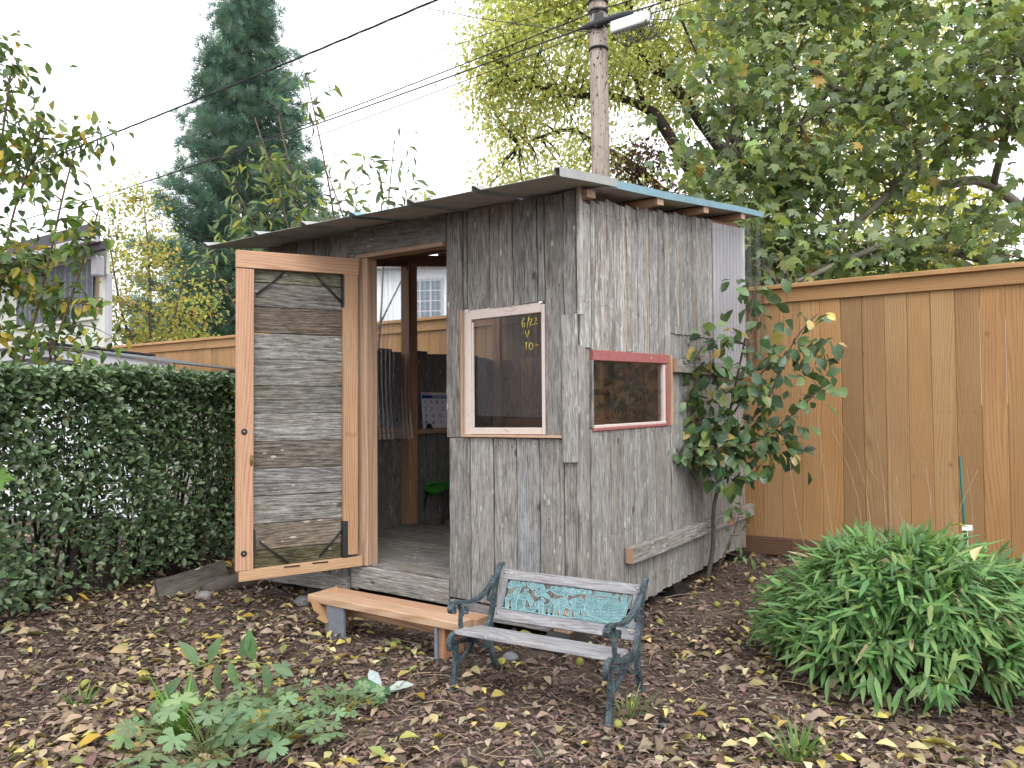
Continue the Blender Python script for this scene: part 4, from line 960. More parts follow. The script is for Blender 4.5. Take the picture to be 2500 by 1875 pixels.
for k in range(12):
    s = .0+.06*k; tube('lead', smooth_pts([-DFV*s+Vector((0, 0, .0)), -DFV*(s+.05)+Vector((0, -.03, -.14-.05*(k % 3))), -DFV*(s+.25)+Vector((0, 0, -.20-.06*(k % 2))), -DFV*(s+.42)+Vector((0, 0, .16))], 5), .006, M['cable'], ab, 5)

# ------------------------------------------------------------------ trees
def limb(pts, r0, r1, V, F, sides=7, n=4):
    P = smooth_pts(pts, n); m_ = len(P); tube_geo(P, [r0+(r1-r0)*i/(m_-1) for i in range(m_)], sides, V, F)
    return P
def crown_clusters(spec, rg):
    """centres of leaf clusters inside ellipsoids: (centre, radii, count), crowded to the outside"""
    out = []
    for c, r, n in spec:
        d = rdir(n, rg); k = rg.uniform(.25, 1, (n, 1))**.45
        out.append(np.array(c)+d*k*np.array(r))
    return np.concatenate(out)
def twigs(centres, skeleton, V, F, r=.018, rg=None, frac=1.0, sides=4, sagk=.1):
    S = np.array([tuple(p) for p in skeleton])
    for c in centres:
        if rnd.random() > frac: continue
        i = np.argmin(((S-c)**2).sum(1)); p = Vector(S[i]); q = Vector(c); ln = (q-p).length
        mid = p.lerp(q, .5)+Vector((rnd.uniform(-.12, .12), rnd.uniform(-.12, .12), rnd.uniform(-.02, .2)))*ln*.6
        tube_geo(smooth_pts([p, mid, q], 3), [r*1.6, r*1.4, r*1.2, r, r*.7, r*.5, r*.35], sides, V, F, False)
def tree(name, label, base, skel, spec, tmpl, per, spread, lsize, colors, wts, leafmat='leaf', barkmat='bark', seed=1, droop=.35, twig_r=.018, cat='tree', twfrac=1.0, flat=.5, jit=.2, cmix=.0, face=0.0, vz=.75):
    rg = np.random.default_rng(seed)
    root = empty(name, base); tag(root, label, cat)
    B = Vector(base); V = []; F = []; S = []
    for (pts, r0, r1) in skel: S += limb([Vector(p)-B for p in pts], r0, r1, V, F)
    cen = crown_clusters(spec, rg)-np.array(base)
    tV = []; tF = []
    twigs(cen, S, tV, tF, twig_r, rg, twfrac)
    link('trunk', mesh('trunk', V, F, True), M[barkmat], root)
    if tV: tag(link('branches', mesh('branches', tV, tF, True), M[barkmat], root), kind='stuff')
    n = len(cen)*per; ci = np.repeat(np.arange(len(cen)), per)
    off = rg.normal(0, 1, (n, 3))*spread*np.array([1, 1, vz]); pos = cen[ci]+off
    ax = norm(off)*.7+rdir(n, rg)*.7+np.array([0, 0, -droop]); nm = np.array([0, face*-1.0, 1.0])*(1-flat)+rdir(n, rg)*flat
    col = pal(n, colors, wts, jit, rg)
    tone = rg.normal(1, .12, len(cen)); col = col*tone[ci][:, None]
    if cmix:
        pick = rg.random(len(cen)) < cmix; alt = pal(n, colors[-1:], [1], jit, rg); col = np.where(pick[ci][:, None], alt, col)
    leaves('crown', tmpl, pos, ax, nm, lsize*rg.uniform(.65, 1.2, n), col, M[leafmat], root)
    return root

# blue-green conifer
def conifer():
    rg = np.random.default_rng(5); root = empty('conifer_tree', (-6.9, 20, 0)); tag(root, 'tall dense blue-green conifer behind the fence', 'tree')
    V = []; F = []; limb([(0, 0, 0), (.02, 0, 6), (-.05, 0, 12), (-.02, 0, 15.6)], .24, .03, V, F, 10)
    pos = []; ax = []; tone = []
    z = 1.6
    R = lambda z: max(.10, .56+(11.9-z)*.285)
    while z < 15.0:
        nb_ = 7 if z > 5 else 9; a0 = rg.uniform(0, 6.3)
        for k in range(nb_):
            a = a0+6.283*k/nb_+rg.normal(0, .22); ln = R(z)*rg.uniform(.62, 1.08); zz = z+rg.normal(0, .12)
            d = Vector((math.cos(a), math.sin(a), 0)); tip = d*ln+Vector((0, 0, zz+ln*.10+.1)); mid = d*ln*.55+Vector((0, 0, zz-.06*ln)); st = Vector((0, 0, zz))
            P = smooth_pts([st, mid, tip], 3); tube_geo(P, [.035, .03, .026, .02, .016, .01, .006], 4, V, F, False)
            m_ = int(16+46*ln)
            for q in range(m_):
                s = rg.uniform(.06, 1.0)**.6; p = Vector(st).lerp(mid, min(1, s*1.82)) if s < .55 else mid.lerp(tip, (s-.55)/.45)
                rr = .12+.22*s*(1.15-s)*2.0
                o = Vector(rg.normal(0, rr*.78, 3)); o.z = abs(o.z)*.9-.05
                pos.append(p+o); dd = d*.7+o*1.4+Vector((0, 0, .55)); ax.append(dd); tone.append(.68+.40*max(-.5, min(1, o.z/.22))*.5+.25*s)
        z += .34 if z < 9 else .30
    n = len(pos); pos = np.array([tuple(p) for p in pos]); ax = np.array([tuple(p) for p in ax])
    link('trunk', mesh('trunk', V, F, True), M['bark'], root)
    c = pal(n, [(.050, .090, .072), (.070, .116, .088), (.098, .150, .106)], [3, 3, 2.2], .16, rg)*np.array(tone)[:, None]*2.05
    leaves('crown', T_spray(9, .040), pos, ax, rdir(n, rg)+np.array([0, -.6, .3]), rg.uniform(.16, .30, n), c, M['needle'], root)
conifer()

# pale yellow tree by the white outbuilding
tree('aspen_tree', 'sparse yellowing tree between the white outbuilding and the conifer', (-7.0, 15.0, 0),
     [([(-7.0, 15, 0), (-7.05, 15, 2), (-7.1, 15, 4), (-7.25, 15, 5.6)], .05, .006), ([(-7.05, 15, 1.5), (-6.6, 14.9, 2.8), (-6.3, 14.8, 4.0)], .04, .012), ([(-7.05, 15, 1.6), (-7.6, 15, 3.0), (-7.9, 15.0, 4.6)], .04, .012), ([(-6.9, 15, 1.2), (-6.2, 14.9, 2.4), (-5.75, 14.8, 3.3)], .035, .01)],
     [((-7.1, 15, 3.2), (.75, .6, 1.5), 46), ((-7.3, 15, 5.0), (.55, .4, .75), 16), ((-6.3, 14.8, 2.7), (.5, .5, .85), 24), ((-7.8, 15, 4.0), (.5, .4, 1.0), 14), ((-5.9, 14.8, 3.2), (.25, .25, .40), 6), ((-7.0, 15, 1.6), (.8, .6, .6), 20)],
     T_simple(.75), 46, .20, .085, [(.42, .42, .15), (.52, .45, .16), (.58, .44, .16), (.34, .39, .15)], [3, 3, 2, 2], seed=8, twig_r=.008, barkmat='bark', droop=.2, leafmat='leafthin')

# big yellow-green tree behind the pole
tree('yellow_tree', 'large yellow-green autumn tree behind the utility pole', (5.4, 18.5, 0),
     [([(5.4, 18.5, 0), (5.4, 18.4, 3.5), (5.45, 18.3, 7.7), (5.3, 18.2, 10.6), (5.2, 18.2, 14)], .24, .07),
      ([(5.40, 18.4, 5.0), (3.7, 18, 7.7), (3.2, 18, 8.25), (2.37, 17.8, 8.46), (1.26, 17.6, 8.43), (-.1, 17.4, 8.8)], .17, .03),
      ([(5.45, 18.3, 6.8), (3.79, 17.9, 8.85), (3.39, 17.8, 9.09), (2.99, 17.7, 9.48), (2.8, 17.6, 10.4), (2.2, 17.5, 11.6)], .15, .04),
      ([(5.40, 18.4, 4.6), (3.2, 17.9, 6.6), (1.92, 17.7, 7.34), (1.3, 17.6, 7.6), (.2, 17.5, 7.2)], .11, .025),
      ([(5.4, 18.3, 8), (6.6, 18.3, 10.0), (7.5, 18.2, 12.0)], .13, .04), ([(5.4, 18.3, 6.2), (7.2, 18.0, 8.2), (8.6, 17.8, 9.8)], .11, .03), ([(3.2, 18, 8.25), (2.6, 18.2, 10), (1.2, 18.2, 11.6)], .07, .02)],
     [((1.2, 17.6, 9.4), (2.1, 1.2, 1.5), 104), ((.9, 17.8, 11.3), (1.9, 1.3, 1.1), 84), ((3.2, 17.8, 10.8), (2.2, 1.2, 1.5), 84), ((.2, 17.5, 8.3), (1.1, .9, .8), 30), ((1.4, 17.6, 7.1), (1.6, .8, .55), 18), ((.1, 17.6, 6.4), (.8, .6, .4), 10), ((2.6, 17.6, 6.1), (1.3, .8, .6), 16), ((4.2, 18.2, 9.3), (1.3, 1.2, 1.2), 50), ((6.3, 18.0, 10.6), (2.2, 1.2, 1.6), 80), ((8.6, 18.0, 10.0), (1.8, 1.2, 1.7), 80), ((7.2, 18.2, 8.0), (1.8, 1.0, 1.2), 50), ((9.2, 18.2, 7.2), (1.6, 1.0, 1.4), 46)],
     T_simple(.48, .05, .25), 84, .29, .140, [(.58, .56, .23), (.50, .53, .23), (.66, .59, .25), (.38, .43, .18)], [4, 4, 1.6, 1.6], seed=21, droop=.35, twig_r=.02, barkmat='barkdark', flat=.6, jit=.16, leafmat='leafthin')
tree('yellow_tree', 'pale yellow tree glimpsed low behind the plane tree at right', (8.6, 17.0, 0),
     [([(8.6, 17, 0), (8.6, 17, 3), (8.4, 17, 6)], .13, .04)],
     [((7.6, 16.5, 3.6), (2.4, .9, 1.4), 90), ((9.2, 17, 5.0), (1.6, .9, 1.5), 60)], T_simple(.5), 50, .26, .17, [(.45, .43, .07), (.36, .38, .07), (.52, .45, .09)], [3, 3, 2], seed=31, twig_r=.015, leafmat='leafthin')
# red-brown tree
tree('purple_leaf_tree', 'dark red-brown leaved tree between the pole and the plane tree', (3.3, 13.5, 0),
     [([(3.3, 13.5, 0), (3.25, 13.5, 2.6), (2.9, 13.4, 4.4)], .11, .03), ([(3.25, 13.5, 2.5), (4.2, 13.4, 4.2)], .06, .02), ([(3.0, 13.4, 3.6), (2.2, 13.3, 5.2)], .05, .015)],
     [((2.25, 13.3, 5.2), (.5, .4, .62), 26), ((2.8, 13.3, 4.4), (.8, .5, .7), 40), ((3.8, 13.3, 3.9), (.9, .5, 1.0), 50), ((3.7, 13.2, 2.6), (.7, .5, .6), 30), ((4.5, 13.3, 4.6), (.7, .5, .7), 26)],
     T_simple(.5), 44, .20, .10, [(.095, .040, .030), (.13, .055, .032), (.07, .045, .03), (.10, .09, .04)], [3, 2, 2, 1], seed=14, twig_r=.010, barkmat='barkdark')
# plane tree: big lobed leaves over the fence
PT = [([(7.9, 10.6, 0), (7.8, 10.5, 3), (7.6, 10.4, 6), (7.4, 10.3, 9)], .30, .15),
      ([(7.8, 10.5, 2.4), (6.2, 9.6, 2.9), (4.46, 8.6, 3.0), (3.8, 8.4, 2.83), (3.21, 8.3, 2.58), (2.9, 8.3, 2.5)], .070, .016),
      ([(7.7, 10.5, 3.2), (6.2, 9.8, 4.0), (5.3, 9.4, 3.9), (4.91, 9.2, 4.09), (4.71, 9.1, 3.94), (4.37, 9, 3.6), (4.07, 9, 3.35), (3.8, 9, 3.26), (3.58, 9, 3.11), (3.1, 9, 3.11)], .070, .016),
      ([(7.6, 10.4, 4.6), (6.2, 9.9, 5.3), (4.9, 9.6, 5.0), (4.04, 9.5, 5.17), (3.86, 9.5, 5.36), (3.52, 9.5, 5.43), (3.0, 9.4, 5.4)], .062, .014),
      ([(4.91, 9.2, 4.09), (4.87, 9.2, 4.4), (4.2, 9.2, 4.9), (3.3, 9.2, 4.5), (2.6, 9.1, 4.3)], .05, .012),
      ([(7.5, 10.4, 6), (6.0, 9.8, 6.6), (4.4, 9.5, 6.6), (3.2, 9.4, 6.2)], .062, .014), ([(6.2, 9.8, 4.0), (5.6, 8.4, 4.6), (5.2, 7.6, 4.6)], .05, .012), ([(7.5, 10.4, 5), (6.6, 8.8, 5.6), (5.4, 7.8, 5.4)], .06, .015)]
tree('plane_tree', 'broad green plane tree with large lobed leaves hanging over the fence at right', (7.9, 10.6, 0), PT,
     [((3.3, 9.2, 4.5), (1.15, .8, .75), 38), ((3.0, 9.1, 3.3), (.75, .7, .6), 34), ((2.55, 9.0, 3.9), (.5, .5, .45), 14), ((2.75, 8.9, 4.9), (.6, .5, .35), 14), ((2.7, 8.8, 3.1), (.45, .5, .4), 12), ((4.3, 9.3, 5.6), (1.5, .8, .75), 40), ((5.2, 9.0, 4.9), (1.2, .8, .55), 24), ((3.6, 8.7, 2.75), (1.0, .5, .45), 36), ((4.6, 8.8, 3.0), (1.0, .6, .45), 20), ((5.6, 8.8, 3.2), (.9, .7, .7), 15), ((5.3, 9.4, 6.5), (1.8, .9, .8), 50), ((3.4, 9.4, 6.3), (.9, .7, .5), 30), ((6.1, 9.2, 5.8), (1.0, 1.0, 1.0), 26), ((4.1, 9.0, 3.9), (.9, .7, .4), 24), ((5.0, 7.6, 4.7), (.75, .5, .55), 20), ((5.9, 9.0, 4.4), (.7, .7, .5), 14)],
     T_lobed(.16), 19, .29, .138, [(.215, .28, .115), (.275, .34, .125), (.21, .27, .15), (.32, .36, .115), (.48, .33, .09)], [4, 3.5, 3.4, 1.4, .22], seed=41, droop=.5, twig_r=.010, barkmat='barkpale', flat=.5, jit=.2, face=.25, vz=.42)

# sapling with yellowing leaves at the left edge, behind the hedge
tree('leafy_sapling', 'slender sapling with green and yellow leaves rising above the hedge at far left', (-3.50, 5.15, 0),
     [([(-3.50, 5.15, 0), (-3.46, 5.15, 1.5), (-3.50, 5.15, 2.4), (-3.36, 5.1, 3.4)], .018, .006), ([(-3.3, 5.1, .9), (-3.05, 5.1, 1.6), (-2.85, 5.1, 2.2), (-2.75, 5.1, 2.55)], .011, .004), ([(-3.4, 5.1, 1.0), (-3.15, 5.1, 1.9), (-3.0, 5.1, 2.6), (-2.9, 5.1, 3.0)], .011, .004), ([(-3.48, 5.15, 1.9), (-3.3, 5.1, 2.6), (-3.1, 5.1, 3.1)], .009, .004), ([(-3.48, 5.15, 1.6), (-3.75, 5.1, 2.6), (-3.7, 5.1, 3.6)], .012, .004)],
     [((-3.40, 5.1, 2.25), (.30, .18, .30), 20), ((-3.12, 5.1, 2.05), (.30, .18, .30), 18), ((-3.45, 5.1, 1.95), (.22, .2, .35), 22), ((-3.30, 5.1, 2.72), (.28, .15, .22), 15), ((-3.02, 5.1, 2.95), (.20, .1, .16), 8), ((-3.36, 5.1, 3.15), (.22, .12, .22), 16), ((-3.5, 5.1, 3.5), (.22, .12, .28), 16), ((-2.86, 5.05, 2.42), (.16, .1, .16), 8), ((-2.80, 5.1, 3.02), (.14, .08, .1), 4), ((-2.72, 5.0, 1.68), (.12, .08, .22), 6), ((-3.15, 5.1, 1.62), (.2, .1, .12), 8)],
     T_oval(.50, .10, .2), 11, .075, .088, [(.120, .185, .050), (.085, .135, .055), (.19, .245, .055), (.44, .33, .06)], [3.5, 3, 2, 1.0], seed=51, droop=.55, twig_r=.004, barkmat='twig', cat='sapling', cmix=.04)
# tall shoots beside the shed's left wall
tree('leafy_shoots', 'thin upright shoots with long pointed leaves rising behind the shed roof', (-1.72, 6.55, 0),
     [([(-1.75, 6.5, 0), (-1.72, 6.5, 1.4), (-1.85, 6.45, 2.6), (-2.15, 6.4, 3.65)], .016, .005), ([(-1.70, 6.6, 0), (-1.62, 6.6, 1.5), (-1.78, 6.5, 2.7), (-1.98, 6.5, 3.7)], .016, .005), ([(-1.60, 6.7, 0), (-1.45, 6.7, 1.6), (-1.52, 6.6, 2.8), (-1.74, 6.5, 4.05)], .016, .004), ([(-1.5, 6.75, 0), (-1.2, 6.8, 1.6), (-1.12, 6.75, 2.6), (-1.02, 6.7, 3.55)], .014, .004), ([(-1.65, 6.6, 0), (-1.42, 6.6, 1.5), (-1.35, 6.5, 2.5), (-1.60, 6.5, 3.3)], .014, .004), ([(-1.55, 6.6, .2), (-1.30, 6.8, 1.6), (-.9, 6.8, 2.5), (-.75, 6.8, 3.1)], .012, .004), ([(-1.8, 6.5, 0), (-2.0, 6.5, 1.3), (-2.4, 6.45, 2.2), (-2.55, 6.4, 2.55)], .012, .004), ([(-1.8, 6.5, 0), (-1.9, 6.5, 1.8), (-2.2, 6.45, 2.8), (-2.42, 6.4, 3.2)], .012, .004)],
     [((-2.05, 6.45, 3.1), (.35, .15, .42), 22), ((-1.75, 6.5, 2.75), (.34, .2, .30), 24), ((-2.25, 6.45, 2.75), (.25, .15, .22), 8), ((-1.45, 6.55, 3.0), (.22, .15, .35), 9), ((-1.72, 6.5, 3.9), (.14, .1, .16), 4), ((-1.12, 6.7, 3.2), (.26, .12, .35), 11), ((-.85, 6.75, 2.95), (.2, .12, .25), 7), ((-2.5, 6.4, 2.4), (.16, .1, .25), 5), ((-1.45, 6.65, 2.1), (.2, .1, .3), 6), ((-1.45, 6.5, 2.72), (.12, .1, .12), 6)],
     T_oval(.30, .08, .28), 6, .085, .118, [(.155, .205, .085), (.125, .165, .085), (.22, .28, .07), (.36, .34, .08)], [3, 2.8, 2.2, .6], seed=61, droop=.45, twig_r=.003, barkmat='twig', cat='shrub', flat=.7)
# young fruit tree against the side wall
tree('apple_sapling', 'young fruit tree with broad green and yellow leaves against the shed side wall', (1.275, 5.15, 0.0),
     [([(1.265, 5.13, -.03), (1.325, 5.13, .25), (1.33, 5.12, .5), (1.365, 5.12, .66), (1.37, 5.08, .74), (1.42, 5.06, 1.1), (1.52, 5.02, 1.6), (1.60, 5.0, 2.0)], .017, .005), ([(1.40, 5.08, .95), (1.62, 4.95, 1.2), (1.80, 4.9, 1.6), (1.95, 4.88, 1.78)], .009, .003), ([(1.38, 5.08, .85), (1.68, 4.92, 1.05), (1.95, 4.85, 1.3)], .008, .003), ([(1.38, 5.08, .88), (1.22, 5.0, 1.1), (1.18, 4.95, 1.5)], .009, .003), ([(1.36, 5.08, .78), (1.25, 4.9, .85), (1.08, 4.85, .95)], .007, .003), ([(1.42, 5.06, 1.1), (1.65, 4.95, 1.45), (1.85, 4.9, 1.55)], .007, .002)],
     [((1.31, 4.98, 1.14), (.20, .12, .34), 25), ((1.47, 4.95, 1.46), (.16, .10, .20), 10), ((1.61, 4.92, 1.10), (.20, .10, .16), 8), ((1.80, 4.9, 1.50), (.12, .06, .12), 5), ((1.25, 4.98, .88), (.22, .10, .10), 14), ((1.40, 4.95, .80), (.12, .08, .08), 6), ((1.08, 4.88, .93), (.10, .06, .06), 5), ((1.88, 4.88, 1.66), (.14, .06, .14), 6), ((1.93, 4.86, 1.3), (.12, .05, .08), 4), ((1.60, 4.98, 1.9), (.07, .05, .16), 4), ((1.25, 4.95, 1.55), (.18, .08, .10), 6), ((1.67, 4.9, .9), (.16, .08, .08), 7)],
     T_oval(.66, .07, .16), 7, .066, .100, [(.088, .155, .062), (.125, .20, .07), (.085, .145, .082), (.18, .235, .07), (.46, .34, .11)], [4, 3, 3, 1, .8], seed=71, droop=.6, twig_r=.003, barkmat='bark', cat='sapling', flat=.55, face=.5, leafmat='leafgloss')
tree('maple_seedling', 'spindly seedling with pale pointed leaves in front of the lower batten', (1.31, 4.98, 0),
     [([(1.29, 5.0, 0), (1.33, 4.95, .2), (1.42, 4.93, .42), (1.45, 4.92, .56)], .005, .002)],
     [((1.45, 4.92, .55), (.07, .04, .06), 5), ((1.42, 4.93, .30), (.10, .04, .08), 5)], T_oval(.42, .05, .15), 3, .035, .075, [(.15, .23, .09), (.11, .17, .06), (.28, .13, .07)], [3, 2, .8], seed=73, twig_r=.002, barkmat='twig', cat='seedling')

# ------------------------------------------------------------------ hedge
def hedge():
    rg = np.random.default_rng(9); root = empty('privet_hedge', (-2.6, 4.6, 0)); tag(root, 'clipped glossy green hedge with bare stems at its foot left of the shed', 'hedge')
    B = np.array([-2.6, 4.6, 0])
    # front face runs from the left edge of the picture away behind the open door
    A0 = np.array([-2.98, 3.35]); A1 = np.array([-1.90, 6.3]); ln = np.linalg.norm(A1-A0); d = (A1-A0)/ln; nrm = np.array([-d[1], d[0]])   # points away from the camera
    def place(s, depth, z): p = A0+d*s+nrm*depth; return np.array([p[0], p[1], z])
    sV = []; sF = []; S = []
    for k in range(30):
        s = rg.uniform(0, ln); dp = rg.uniform(.16, .5); p0 = place(s, dp, 0); p0[2] = ghf(p0[0], p0[1])
        for q in range(rg.integers(2, 5)):
            top = place(s+rg.normal(0, .16), dp+rg.normal(0, .1), rg.uniform(.9, 1.38)); mid = (p0+top)/2+rg.normal(0, .05, 3)
            st0 = p0+np.array([rg.normal(0, .03), rg.normal(0, .03), -.02])
            P = smooth_pts([st0, mid, top], 3); r = rg.uniform(.006, .014); tube_geo(P, [r*(1-.75*i/(len(P)-1)) for i in range(len(P))], 5, sV, sF, False)
            S += P[2:]
    n = 44000
    s = rg.uniform(-.1, ln, n); z = 1.44-(rg.random(n)**1.25)*1.34
    top = rg.random(n) < .30; z = np.where(top, rg.uniform(1.30, 1.46, n), z)
    dep = np.where(top, rg.uniform(-.02, .62, n), np.abs(rg.normal(0, .16, n)))
    lump = .06*np.sin(s*5.2+z*3)+.05*np.sin(s*11+z*7.3)
    dep = dep+lump
    back = rg.random(n) < .26; dep = np.where(back, .62-np.abs(rg.normal(0, .10, n)), dep)
    # thin patches where the light comes through, bare feet
    hole = np.sin(s*3.1+1.0)*np.sin(z*5.0+s*2.2)+.5*np.sin(s*9.1)*np.sin(z*11)
    keep = (rg.random(n) < np.clip((z+.03)/.34, .22, 1)) & ~((hole > .72) & (z < 1.10) & (rg.random(n) < .65))
    s, z, dep = s[keep], z[keep], dep[keep]; n = len(s)
    z = z + .02*np.sin(s*4)
    p = A0[None]+d[None]*s[:, None]+nrm[None]*dep[:, None]; pos = np.stack([p[:, 0], p[:, 1], z], 1)-B
    out = np.array([-nrm[0], -nrm[1], .45]); ax = rdir(n, rg)*.8+np.array([-nrm[0], -nrm[1], .25])*.55; nm = np.array([-nrm[0]*.5, -nrm[1]*.5, .9])+rdir(n, rg)*.65
    col = pal(n, [(.105, .170, .085), (.142, .215, .100), (.205, .28, .155), (.42, .34, .09)], [4, 4, 2.6, .05], .30, rg)
    leaves('foliage', T_oval(.55, .08, .10), pos, ax, nm, rg.uniform(.034, .064, n), col, M['leafgloss'], root)
    link('stems', mesh('stems', [Vector(v)-Vector(B) for v in sV], sF, True), M['barkdark'], root)
    for k in range(7):
        s0 = [.75, 1.05, 1.35, 1.62, 2.15, 2.35, .5][k]; p0 = place(s0, .16, 0); p0[2] = ghf(p0[0], p0[1])-.02
        tube('stump', smooth_pts([Vector(p0-B), Vector(p0-B)+Vector((.01, 0, .14)), Vector(p0-B)+Vector((rnd.uniform(-.05, .05), .02, .42))], 3), [.045, .042, .040, .034, .028, .022, .015], M['barkdark'], root, 8)
hedge()
tree('young_shrub', 'pale green leafy shoot in front of the hedge at the left edge', (-2.62, 3.62, 0),
     [([(-2.62, 3.62, 0), (-2.60, 3.60, .4), (-2.52, 3.55, .95)], .006, .003), ([(-2.6, 3.6, .25), (-2.45, 3.5, .55)], .004, .002)],
     [((-2.52, 3.55, .92), (.10, .06, .10), 6), ((-2.46, 3.52, .50), (.10, .06, .08), 6)], T_lobed(.1), 2, .04, .11, [(.17, .27, .07), (.12, .22, .07)], [2, 1], seed=77, twig_r=.002, barkmat='twig', cat='shrub')

# ------------------------------------------------------------------ dwarf bamboo mound
def bamboo():
    rg = np.random.default_rng(15); C = np.array([1.76, 3.46, 0.]); root = empty('dwarf_bamboo', C); tag(root, 'dense rounded mound of dwarf bamboo with narrow green leaves at right', 'bamboo')
    sV = []; sF = []; pos = []; ax = []; nm = []; sc = []
    for k in range(820):
        a = rg.uniform(0, 6.283); r = rg.uniform(0, 1)**.62; ex = .66*(1+.12*math.sin(a*3+1)); ey = .60
        edge = np.array([math.cos(a)*ex*r, math.sin(a)*ey*r, 0])
        h = .53*math.sqrt(max(.025, 1-r**2.2))*rg.uniform(.86, 1.06)+.05
        b0 = edge*.45; b0[2] = 0; tip = edge.copy(); tip[2] = h; mid = b0*.4+tip*.6; mid[2] = h*.72
        P = smooth_pts([b0, mid, tip], 3); tube_geo(P, .0022, 3, sV, sF, False)
        od = np.array([math.cos(a), math.sin(a), 0]); m_ = int(rg.integers(9, 14))
        for q in range(m_):
            s = rg.uniform(.45, 1.0); i = min(len(P)-1, int(s*(len(P)-1)+.5)); p = np.array(P[i])+rg.normal(0, .022, 3)
            dr = od*(.45+.5*r)+rdir(1, rg)[0]*.75+np.array([0, 0, .18-.50*r*rg.uniform(.2, 1.5)])
            pos.append(p); ax.append(dr); nm.append(np.array([od[0]*.5*r, od[1]*.5*r-.2, 1.0])+rdir(1, rg)[0]*.35); sc.append(rg.uniform(.072, .125))
    n = len(pos); col = pal(n, [(.155, .29, .095), (.12, .24, .088), (.20, .345, .115), (.28, .375, .125), (.52, .45, .24)], [4, 3.4, 2.4, 1, .12], .15, rg)
    leaves('foliage', T_lance(.175, .13), np.array(pos), np.array(ax), np.array(nm), sc, col, M['leaf'], root)
    link('culms', mesh('culms', sV, sF), M['twig'], root)
    for k in range(12):
        a = rg.uniform(.2, 2.9); x = math.cos(a)*.5; y = .15+.35*rg.random(); hh_ = rg.uniform(.78, 1.16); ln_ = rg.normal(0, .09)
        tube('dry_culm', smooth_pts([(x*.8, y*.8, .3), (x*.95, y, hh_*.7), (x*1.0+ln_, y+.03, hh_)], 3), [.0020, .0019, .0018, .0016, .0014, .0011, .0008], M['drystem'], root, 4)
M['drystem'] = mat_plain('dry_straw_stem', (.30, .22, .15), .8, .3, 40, 0, .2, .1)
bamboo()
stk = empty('plant_stake', (2.32, 3.92, 0)); tag(stk, 'thin green garden stake standing in the bamboo mound', 'stake')
tube('rod', [(0, 0, 0), (-.02, .01, .5), (-.035, .015, .93)], .0075, M['stakegreen'], stk, 8)
plt = empty('plant_label', (2.27, 3.86, .58), rad(-12)); tag(plt, 'small blank white plant label on top of the bamboo mound', 'plant label')
box('tag', plt, (0, 0, 0), (.05, .003, .028), M['whitewall'], None, .001); tube('pin', [(0, .002, -.01), (0, .002, -.30)], .002, M['steel'], plt)

# ------------------------------------------------------------------ small plants in the foreground
def plant(name, label, base, n, reach, height, tmpl, size, cols, wts, seed, cat='plant', mat='leaf', stem=.0016, up=.9, lean=(0, 0)):
    rg = np.random.default_rng(seed); z0 = ghf(base[0], base[1]); root = empty(name, (base[0], base[1], z0)); tag(root, label, cat)
    V = []; F = []; pos = []; ax = []; nm = []
    for k in range(n):
        a = rg.uniform(0, 6.283); r = reach*rg.random()**.6; h = height*rg.uniform(.45, 1.05)*(1-.35*(r/reach)**2)
        tip = np.array([math.cos(a)*r+lean[0], math.sin(a)*r+lean[1], h]); mid = tip*.5+np.array([0, 0, h*.25])
        tube_geo(smooth_pts([(rg.normal(0, .012), rg.normal(0, .012), -.01), mid, tip], 3), stem, 4, V, F, False)
        pos.append(tip); ax.append(np.array([math.cos(a), math.sin(a), .1])+rdir(1, rg)[0]*.5); nm.append(np.array([math.cos(a)*.3, math.sin(a)*.3-.25, up])+rdir(1, rg)[0]*.35)
    link('stems', mesh('stems', V, F), M['stem'], root)
    leaves('foliage', tmpl, np.array(pos), np.array(ax), np.array(nm), size*rg.uniform(.6, 1.15, n), pal(n, cols, wts, .13, rg), M[mat], root); return root
M['stem'] = mat_plain('green_stem', (.16, .20, .08), .7, .2, 40, 0, .2, .1)
GER = [(.20, .295, .155), (.165, .25, .13), (.24, .325, .15), (.45, .38, .10)]
plant('geranium_plant', 'pale green cranesbill clump with lobed leaves at the front left', (-1.04, 2.64), 58, .26, .18, T_crane(), .095, GER, [4, 3, 2, .15], 81)
plant('geranium_plant', 'smaller cranesbill clump right of the grass shoots, by a yellow leaf', (-.84, 2.78), 40, .20, .12, T_crane(), .075, GER, [4, 3, 2, .25], 82)
plant('geranium_plant', 'low cranesbill clump halfway to the timber step', (-.66, 3.03), 30, .13, .10, T_crane(), .065, GER, [4, 3, 1, .1], 83)
plant('geranium_plant', 'scattered cranesbill leaves behind the hanging oval leaves', (-1.05, 3.18), 24, .22, .10, T_crane(), .065, GER, [4, 3, 1, .1], 84)
plant('geranium_plant', 'single cranesbill tuft at the left edge of the picture', (-2.26, 3.12), 12, .09, .10, T_crane(), .085, GER, [4, 3, 1, 0], 85)
def grass(name, label, base, n, h, spread, seed, cols=((.10, .20, .045), (.14, .25, .06))):
    rg = np.random.default_rng(seed); z0 = ghf(*base); root = empty(name, (base[0], base[1], z0)); tag(root, label, 'grass')
    a = rg.uniform(0, 6.283, n); r = spread*rg.random(n)**.5; pos = np.stack([np.cos(a)*r*.35, np.sin(a)*r*.35, np.zeros(n)-.01], 1)
    ax = np.stack([np.cos(a)*r/spread*.7, np.sin(a)*r/spread*.7, np.full(n, 1.0)], 1); nm = np.stack([-np.cos(a), -np.sin(a), np.full(n, .25)], 1)*-1
    leaves('blades', T_blade(.28, .075), pos, ax, nm, h*rg.uniform(.5, 1.1, n), pal(n, cols, [1]*len(cols), .15, rg), M['grass'], root)
grass('grass_tuft', 'bright green upright grass shoots growing in the cranesbill clump', (-1.20, 2.80), 36, .24, .10, 91, ((.12, .25, .045), (.16, .30, .06)))
